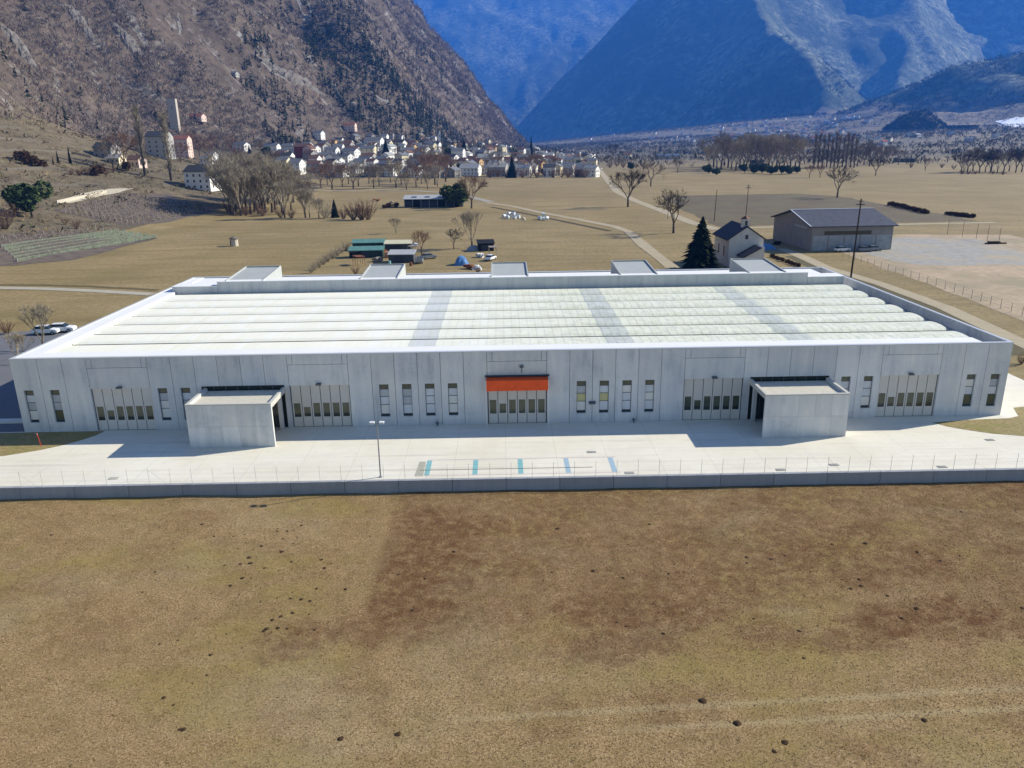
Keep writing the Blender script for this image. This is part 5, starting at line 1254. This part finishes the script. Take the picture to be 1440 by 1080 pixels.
# ---------------------------------------------------------- long open shed
ls = thing('long_shed', (-46.5, 379.5, 0), -.02, 'long low open shed with a pale grey roof at the edge of the meadow', 'shed')
g = MB(); g.prism([(-.8, 3.7), (6.5, 5.2), (6.5, 5.45), (-.8, 3.95)], -.5, 28.5, 'x'); rf = g.build('roof', M('pale_fibre_roof', 'a6a8a8', .1, .5, .8), ls)
for k in range(4):
    g = MB(); x = 3.4+k*6.3; g.prism([(1.6, 4.47), (3.2, 4.80), (3.2, 4.93), (1.6, 4.60)], x, x+2.4, 'x'); g.build('skylight', M_GLASSD, rf)
g = MB(); g.prism([(6.2, 0), (6.5, 0), (6.5, 5.1), (6.2, 5.1)], 0, 28, 'x'); g.box(0, .3, 0, 6.2, 0, 3.6); g.box(27.7, 28, 0, 6.2, 0, 3.6); g.build('wall', M('dark_board_wall', '494b4e', .2), ls)
for k in range(8):
    g = MB(); g.box(k*3.95, k*3.95+.25, -.2, .05, 0, 3.8); g.build('post', M('weathered_post', '9c968a'), ls)
for k in range(7):
    if k in (1, 4, 6): continue
    g = MB(); g.box(k*3.95+.3, k*3.95+3.9, .1, .22, 0, 2.9); g.build('front_panel', M('dark_grey_panel', '3b4047', .2), ls)
# ---------------------------------------------------------- garden sheds behind the warehouse
def shed(px, py, w_, d, h, wall, roof, rz, lb, up_=.6):
    x, y, z = hit(px, py); e = thing('garden_shed', (x, y, 0), rz, lb, 'shed')
    g = MB(); g.prism([(-d/2, 0), (d/2, 0), (d/2, h+up_), (-d/2, h)], -w_/2, w_/2, 'x'); g.build('wall', wall, e)
    g = MB(); g.prism([(-d/2-.3, h-.02), (d/2+.3, h+up_+.05), (d/2+.3, h+up_+.2), (-d/2-.3, h+.12)], -w_/2-.3, w_/2+.3, 'x'); g.build('roof', roof, e)
    g = MB(); g.box(-w_*.3, w_*.1, -d/2-.04, -d/2+.03, .1, h-.4); g.build('opening', M_DARKGAP, e); return e
M_GRN = M('dark_green_sheet', '28423e', .25, 1, .6); M_GRNL = M('green_translucent_roof', '5c8578', .28, .8, .5)
shed(516, 361, 9, 3.6, 1.9, M_GRN, M_GRNL, .04, 'green shed with a translucent green roof, front one of the pair in the gardens')
shed(519, 351, 9, 3.2, 2.1, M_GRN, M_GRNL, .04, 'green shed with a translucent green roof, rear one of the pair in the gardens')
shed(561, 353, 7.5, 3, 2.2, M('dark_board_wall', '494b4e'), M('cream_sheet_roof', 'c8c2a6', .1), 0, 'dark garden shed with a cream roof right of the green sheds')
shed(566, 368, 6.5, 4, 2.1, M('dark_board_wall', '494b4e'), M('pale_fibre_roof', 'a6a8a8'), -.05, 'dark garden shed with a pale grey roof behind the second roof housing')
shed(683, 352, 4.4, 3.6, 2.1, M_BLACK, M_BLACK, .1, 'black tarred shed right of the blue tarpaulin')
shed(500, 362, 3.0, 2.6, 1.6, M_BLACK, M('dark_roof_felt', '2c2d31', .2), .2, 'low black shed at the left end of the green sheds')
x, y, z = hit(547, 362)
g = MB()
for k in range(7): g.box(-1.3+random.uniform(0, .3), 1.3-random.uniform(0, .4), -.8, .8, k*.22, k*.22+.19, rot=random.uniform(-.06, .06))
o = tag(g.build('plank_stack', M('orange_boards', 'b98b68', .15)), 'stack of orange brown boards between the green sheds and the cream roofed shed', 'plank stack'); o.location = (x, y, 0)
def clutter(px, py, kind, mat, lb, nm, cat):
    x, y, z = hit(px, py); g = MB(); rr_ = random.Random(px*7+py)
    if kind == 'barrel': g.lathe([(.32, 0), (.36, .3), (.34, .6), (.36, .9), (.3, .95)], 10)
    elif kind == 'pile':
        for k in range(14): g.box(rr_.uniform(-1.3, .3), rr_.uniform(.4, 1.5), *(sorted((rr_.uniform(-.8, .8), rr_.uniform(-.8, .8)+.2))), k*.05, k*.05+rr_.uniform(.12, .5), rot=rr_.uniform(-.8, .8))
    elif kind == 'frame':
        for sx in (-1.6, 0, 1.6):
            for sy in (-1, 1): g.tube((sx, sy, 0), (sx, sy, 1.9), .06, .06, 5)
            g.tube((sx, -1, 1.9), (sx, 1, 2.2), .05, .05, 5)
        g.box(-1.7, 1.7, -1.1, 1.1, 2.15, 2.22)
    elif kind == 'trailer':
        g.box(-1.8, 1.8, -.9, .9, .6, 1.0); g.box(-1.8, -1.7, -.9, .9, 1.0, 1.5); g.box(1.7, 1.8, -.9, .9, 1.0, 1.5); g.tube((-.5, -1, .35), (-.5, 1, .35), .35, .35, 10); g.tube((1.8, 0, .7), (2.8, 0, .5), .06, .06, 5)
    o = tag(g.build(nm, mat), lb, cat); o.location = (x, y, 0); o.rotation_euler = (0, 0, rr_.uniform(0, 3))
M_RUST = M('rusty_metal', '7a4d35', .3, 2); M_BRD = M('grey_boards', '8f877b', .25, 2)
for a_ in [(531, 368, 'pile', M_BRD, 'pile of grey boards in front of the green sheds', 'board_pile', 'board pile'), (540, 357, 'pile', M_RUST, 'rusty scrap pile beside the orange brown boards', 'scrap_pile', 'scrap pile'),
           (583, 357, 'frame', M_BRD, 'small open lean-to right of the cream roofed shed', 'lean_to', 'shelter'), (590, 370, 'trailer', M_STEEL, 'small grey trailer right of the pale roofed garden shed', 'trailer', 'trailer'),
           (578, 374, 'barrel', M_RUST, 'rusty barrel beside the grey trailer', 'barrel', 'barrel'), (548, 372, 'barrel', M_BLUE, 'pale blue barrel in front of the scrap pile', 'barrel', 'barrel'),
           (676, 362, 'pile', M_WHITE, 'white rubble heap right of the blue tarpaulin', 'rubble_heap', 'rubble heap'), (660, 378, 'pile', M_RUST, 'rusty scrap heap just below the blue tarpaulin', 'scrap_pile', 'scrap pile'),
           (693, 358, 'frame', M_BRD, 'open wooden frame right of the black tarred shed', 'lean_to', 'shelter'), (505, 372, 'frame', M_RUST, 'low brown frame in front of the low black shed', 'lean_to', 'shelter'),
           (551, 286, 'pile', M_BRD, 'timber heap left of the long shed', 'board_pile', 'board pile'), (627, 252, 'trailer', M_BRD, 'old trailer on the meadow above the long shed', 'trailer', 'trailer'),
           (530, 283, 'trailer', M_RUST, 'rusty trailer standing in the meadow left of the long shed', 'trailer', 'trailer'), (1092, 344, 'pile', M_BLACK, 'dark heap in the shade left of the barn', 'scrap_pile', 'scrap pile')]: clutter(*a_)
def tarp(px, py, w_, d, h, mat, lb, name='tarpaulin', cat='tarpaulin'):
    x, y, z = hit(px, py); g = MB(); n_ = 8; vs = []; fs = []; rr_ = random.Random(px)
    for i in range(n_+1):
        for j in range(n_+1):
            u, v = i/n_*2-1, j/n_*2-1; zz = h*(1-abs(u)**2.6)*(1-abs(v)**2.6)*rr_.uniform(.82, 1.05)
            vs.append((u*w_/2, v*d/2, max(zz, .02)))
    for i in range(n_):
        for j in range(n_): fs.append((i*(n_+1)+j, (i+1)*(n_+1)+j, (i+1)*(n_+1)+j+1, i*(n_+1)+j+1))
    g.add(vs, fs); o = tag(g.build(name, mat), lb, cat); o.location = (x, y, 0); return o
tarp(649, 372, 3.6, 5, 2.3, M('blue_tarpaulin', '4d78a8', .12, 1.2, .5), 'blue tarpaulin over a pile in the garden behind the warehouse')
tarp(671, 379, 2.4, 2.4, 1.2, M_WHITE, 'white sheet covered pile right of the blue tarpaulin', 'covered_pile', 'covered pile')
tarp(666, 352, 4.2, 3, 1.5, M('grey_tarpaulin', '8f949a', .2, 2, .6), 'grey covered pile left of the black tarred shed', 'covered_pile', 'covered pile')
M_FOIL = M('white_foil', 'ccd3d8', .12, 1.5, .4)
def bale(px, py, lb, gp_, up=0):
    x, y, z = hit(px, py); g = MB(); g.tube((-.65, 0, .68), (.65, 0, .68), .68, .66, 12); g.tube((.65, 0, .68), (.72, 0, .68), .66, .3, 12)
    o = tag(g.build('wrapped_bale', M_FOIL), lb, 'bale', gp_); o.location = (x, y, up*1.2); o.rotation_euler = (0, 0, (px*1.3) % 3)
for px, py, u in ((709, 306, 0), (714, 308, 0), (719, 306, 0), (724, 308, 0), (729, 307, 0), (716, 307, 1), (722, 307, 1), (712, 304, 0), (726, 304, 0)): bale(px, py, 'white wrapped bale in the larger heap beside the farm lane', 'bales of the larger heap', u)
for px, py, u in ((759, 309, 0), (764, 310, 0), (769, 309, 0), (764, 308, 1)): bale(px, py, 'white wrapped bale in the smaller heap beside the farm lane', 'bales of the smaller heap', u)
tarp(736, 309, 2, 2, 1.1, M('cream_sheet', 'c9bd9d', .1), 'small cream covered heap between the two foil heaps', 'foil_heap', 'covered heap')
tarp(1075, 350, 6.0, 4, 1.6, M('blue_tarpaulin', '4d78a8'), 'blue tarpaulin in the shade between the small house and the barn')
# ---------------------------------------------------------- blue roofed hall beyond the meadow
x, y, z = hit(938, 224); hb_ = thing('far_hall', (x, y, z), .15, 'long low hall with a dark blue roof at the far edge of the meadow', 'hall')
g = MB(); g.prism([(-8, -1), (8, -1), (8, 5), (0, 7.5), (-8, 5)], -17, 17, 'x'); g.build('wall', WALLS['grey'], hb_)
g = MB(); g.prism([(-8.6, 4.8), (0, 7.6), (8.6, 4.8), (8.6, 5.1), (0, 7.9), (-8.6, 5.1)], -17.5, 17.5, 'x'); g.build('roof', M('blue_grey_roof', '4a5868', .1, .3, .6), hb_)
x, y, z = hit(1272, 228); hb_ = thing('far_hall', (x, y, z), .05, 'dark green flat hall on the far right meadow', 'hall')
g = MB(); g.prism([(-5, -1), (5, -1), (5, 4), (0, 5.2), (-5, 4)], -11, 11, 'x'); g.build('wall', M('dark_green_wall', '2f3d38', .2), hb_)
g = MB(); g.prism([(-5.4, 3.9), (0, 5.3), (5.4, 3.9), (5.4, 4.1), (0, 5.5), (-5.4, 4.1)], -11.4, 11.4, 'x'); g.build('roof', ROOFS['slate'], hb_)
# ---------------------------------------------------------- poles
M_POLE = M('tarred_wood_pole', '3a2f28', .2, 2, .9)
def upole(x, y, h, lb, r=.16, arms=True, lean=0):
    e = thing('utility_pole', (x, y, tz(x, y)), 0, lb, 'utility pole')
    g = MB(); g.tube((0, 0, -.3), (lean, 0, h), r, r*.62, 8); g.build('pole', M_POLE, e)
    if arms:
        g = MB(); g.box(lean-.9, lean+.9, -.07, .07, h-1.3, h-1.12); g.box(lean-.5, lean+.5, -.07, .07, h-.6, h-.45); g.build('cross_arm', M_POLE, e)
        for s_ in (-.8, -.3, .3, .8):
            g = MB(); g.tube((lean+s_, 0, h-1.12), (lean+s_, 0, h-.85), .06, .04, 6); g.build('insulator', M_GREYMETAL, e)
    return e
upole(77.2, 170, 17.0, 'tall dark wooden pole rising behind the right rear corner of the warehouse', .22, True, .25)
upole(79.2, 293, 11.5, 'dark wooden pole behind the fir, left of its twin', .15, False, .3)
upole(90.0, 290, 13.5, 'dark wooden pole behind the bell turret of the small house', .15, True, .2)
x, y, z = hit(939, 308); upole(x, y, 10, 'thin faint pole beside the bare tree at the bend of the track', .10, False)
# ---------------------------------------------------------- fences of the right yard
def wfence(pts, n_, h, lb, mat=M_POLE, wires=3):
    P_ = [hit(*p) for p in pts]; a = P_[0]; e = thing('wire_fence', (a[0], a[1], 0), 0, lb, 'fence')
    seg = [math.hypot(q[0]-p[0], q[1]-p[1]) for p, q in zip(P_, P_[1:])]; T = sum(seg); Q = []
    for k in range(n_+1):
        d = T*k/n_*.9999; i = 0
        while d > seg[i]: d -= seg[i]; i += 1
        f = d/seg[i]; Q.append((P_[i][0]+(P_[i+1][0]-P_[i][0])*f-a[0], P_[i][1]+(P_[i+1][1]-P_[i][1])*f-a[1]))
    for x, y in Q: g = MB(); g.tube((x, y, 0), (x, y, h), .06, .05, 5); g.build('fence_post', mat, e)
    g = MB()
    for p, q in zip(Q, Q[1:]):
        for k in range(wires): z = h*(.35+.6*k/max(1, wires-1)); g.tube((*p, z), (*q, z), .014, .014, 3, False)
    g.build('fence_wire', M_STEEL, e)
wfence([(1185, 362), (1250, 382), (1340, 410), (1440, 446), (1500, 470)], 26, 1.7, 'thin wire fence between the gravel track and the dry yard at right', M('weathered_post', '9c968a'))
wfence([(1332, 330), (1368, 335), (1404, 343)], 4, 4.6, 'tall net fence with dark posts beyond the gravel yard', M_POLE, 8)
g = MB(); x, y, z = hit(1400, 343); g.box(-3, 3, -.3, .3, 0, .35); g.box(-2, 1, -.6, .8, .35, .7)
tag(g.build('timber_pile', M_POLE), 'low pile of dark timber at the foot of the tall net fence', 'timber pile').location = (x, y, .03)
wfence([(100, 300), (150, 318), (250, 312), (300, 298)], 10, 1.6, 'thin wire fence along the lower edge of the upper vineyard', M('weathered_post', '9c968a'))
# ---------------------------------------------------------- cars
def car(x, y, z, rz, paint, lb, name='parked_car'):
    e = thing(name, (x, y, z), rz, lb, 'car')
    g = MB(); lo = [(-2.1, .35), (-2.12, .75), (-2.0, .95), (-1.3, 1.0), (-.0, 1.0), (.95, .98), (1.9, .85), (2.12, .65), (2.1, .35)]
    g.prism(lo, -.85, .85, 'y')
    o = g.build('body', paint, e)
    g = MB(); vs = [(-1.75, -.78, .99), (1.0, -.78, .99), (.35, -.62, 1.44), (-1.35, -.62, 1.44)]; vs += [(x_, -y_, z_) for x_, y_, z_ in vs]
    g.add(vs, [(0, 1, 2, 3), (7, 6, 5, 4), (0, 4, 5, 1), (1, 5, 6, 2), (3, 7, 4, 0)]); g.build('windows', M_GLASSD, e)
    g = MB(); g.box(-1.36, .36, -.63, .63, 1.435, 1.48); g.build('car_roof', paint, e)
    for wx in (-1.3, 1.35):
        for s_ in (-1, 1):
            g = MB(); g.tube((wx, s_*.68, .32), (wx, s_*.88, .32), .32, .32, 12); w_ = g.build('wheel', M_BLACK, e)
            g = MB(); g.tube((wx, s_*.86, .32), (wx, s_*.892, .32), .18, .18, 8); g.build('rim', M_STEEL, w_)
    for s_ in (-1, 1): g = MB(); g.box(2.04, 2.13, s_*.62-.16, s_*.62+.16, .62, .78); g.build('headlight', M_WHITE, e)
    return e
P_WH = M('white_car_paint', 'e2e4e6', .03, 1, .3, spec=.5); P_GR = M('grey_car_paint', '787d84', .05, 1, .3, spec=.5)
for px, py, pt_, rz, lb in [(1184, 354, P_WH, .3, 'white car parked in front of the barn left of the tall pole'), (1216, 354, P_GR, .1, 'grey car parked in front of the barn right of the tall pole'), (1229, 353, P_GR, .2, 'second grey car at the right corner of the barn'),
                            (88, 467, P_WH, .1, 'white car parked on the left car park close to the warehouse'), (66, 470, P_WH, .05, 'white car parked on the left car park, left of the other'), (845, 238, P_WH, 1.0, 'small white car on the farm track near the village'), (603, 364, P_GR, .5, 'grey car parked under the reddish fruit tree beside the garden sheds'), (578, 347, P_WH, .1, 'white car parked behind the cream roofed garden shed'), (690, 366, P_WH, 1.2, 'white car parked below the black tarred shed')]:
    x, y, z = hit(px, py); car(x, y, z+.06, rz, pt_, lb)
# ---------------------------------------------------------- haze
hm = bpy.data.materials.new('valley_haze'); hm.use_nodes = True; t_ = hm.node_tree; t_.nodes.clear()
ou = t_.nodes.new('ShaderNodeOutputMaterial'); pv = t_.nodes.new('ShaderNodeVolumePrincipled')
pv.inputs['Color'].default_value = HAZE_COL; pv.inputs['Density'].default_value = HAZE_D; pv.inputs['Anisotropy'].default_value = .0
t_.links.new(pv.outputs[0], ou.inputs['Volume'])
g = MB(); g.box(-4800, 7600, -200, 17500, -4, 5200); tag(g.build('haze', hm), kind='stuff')
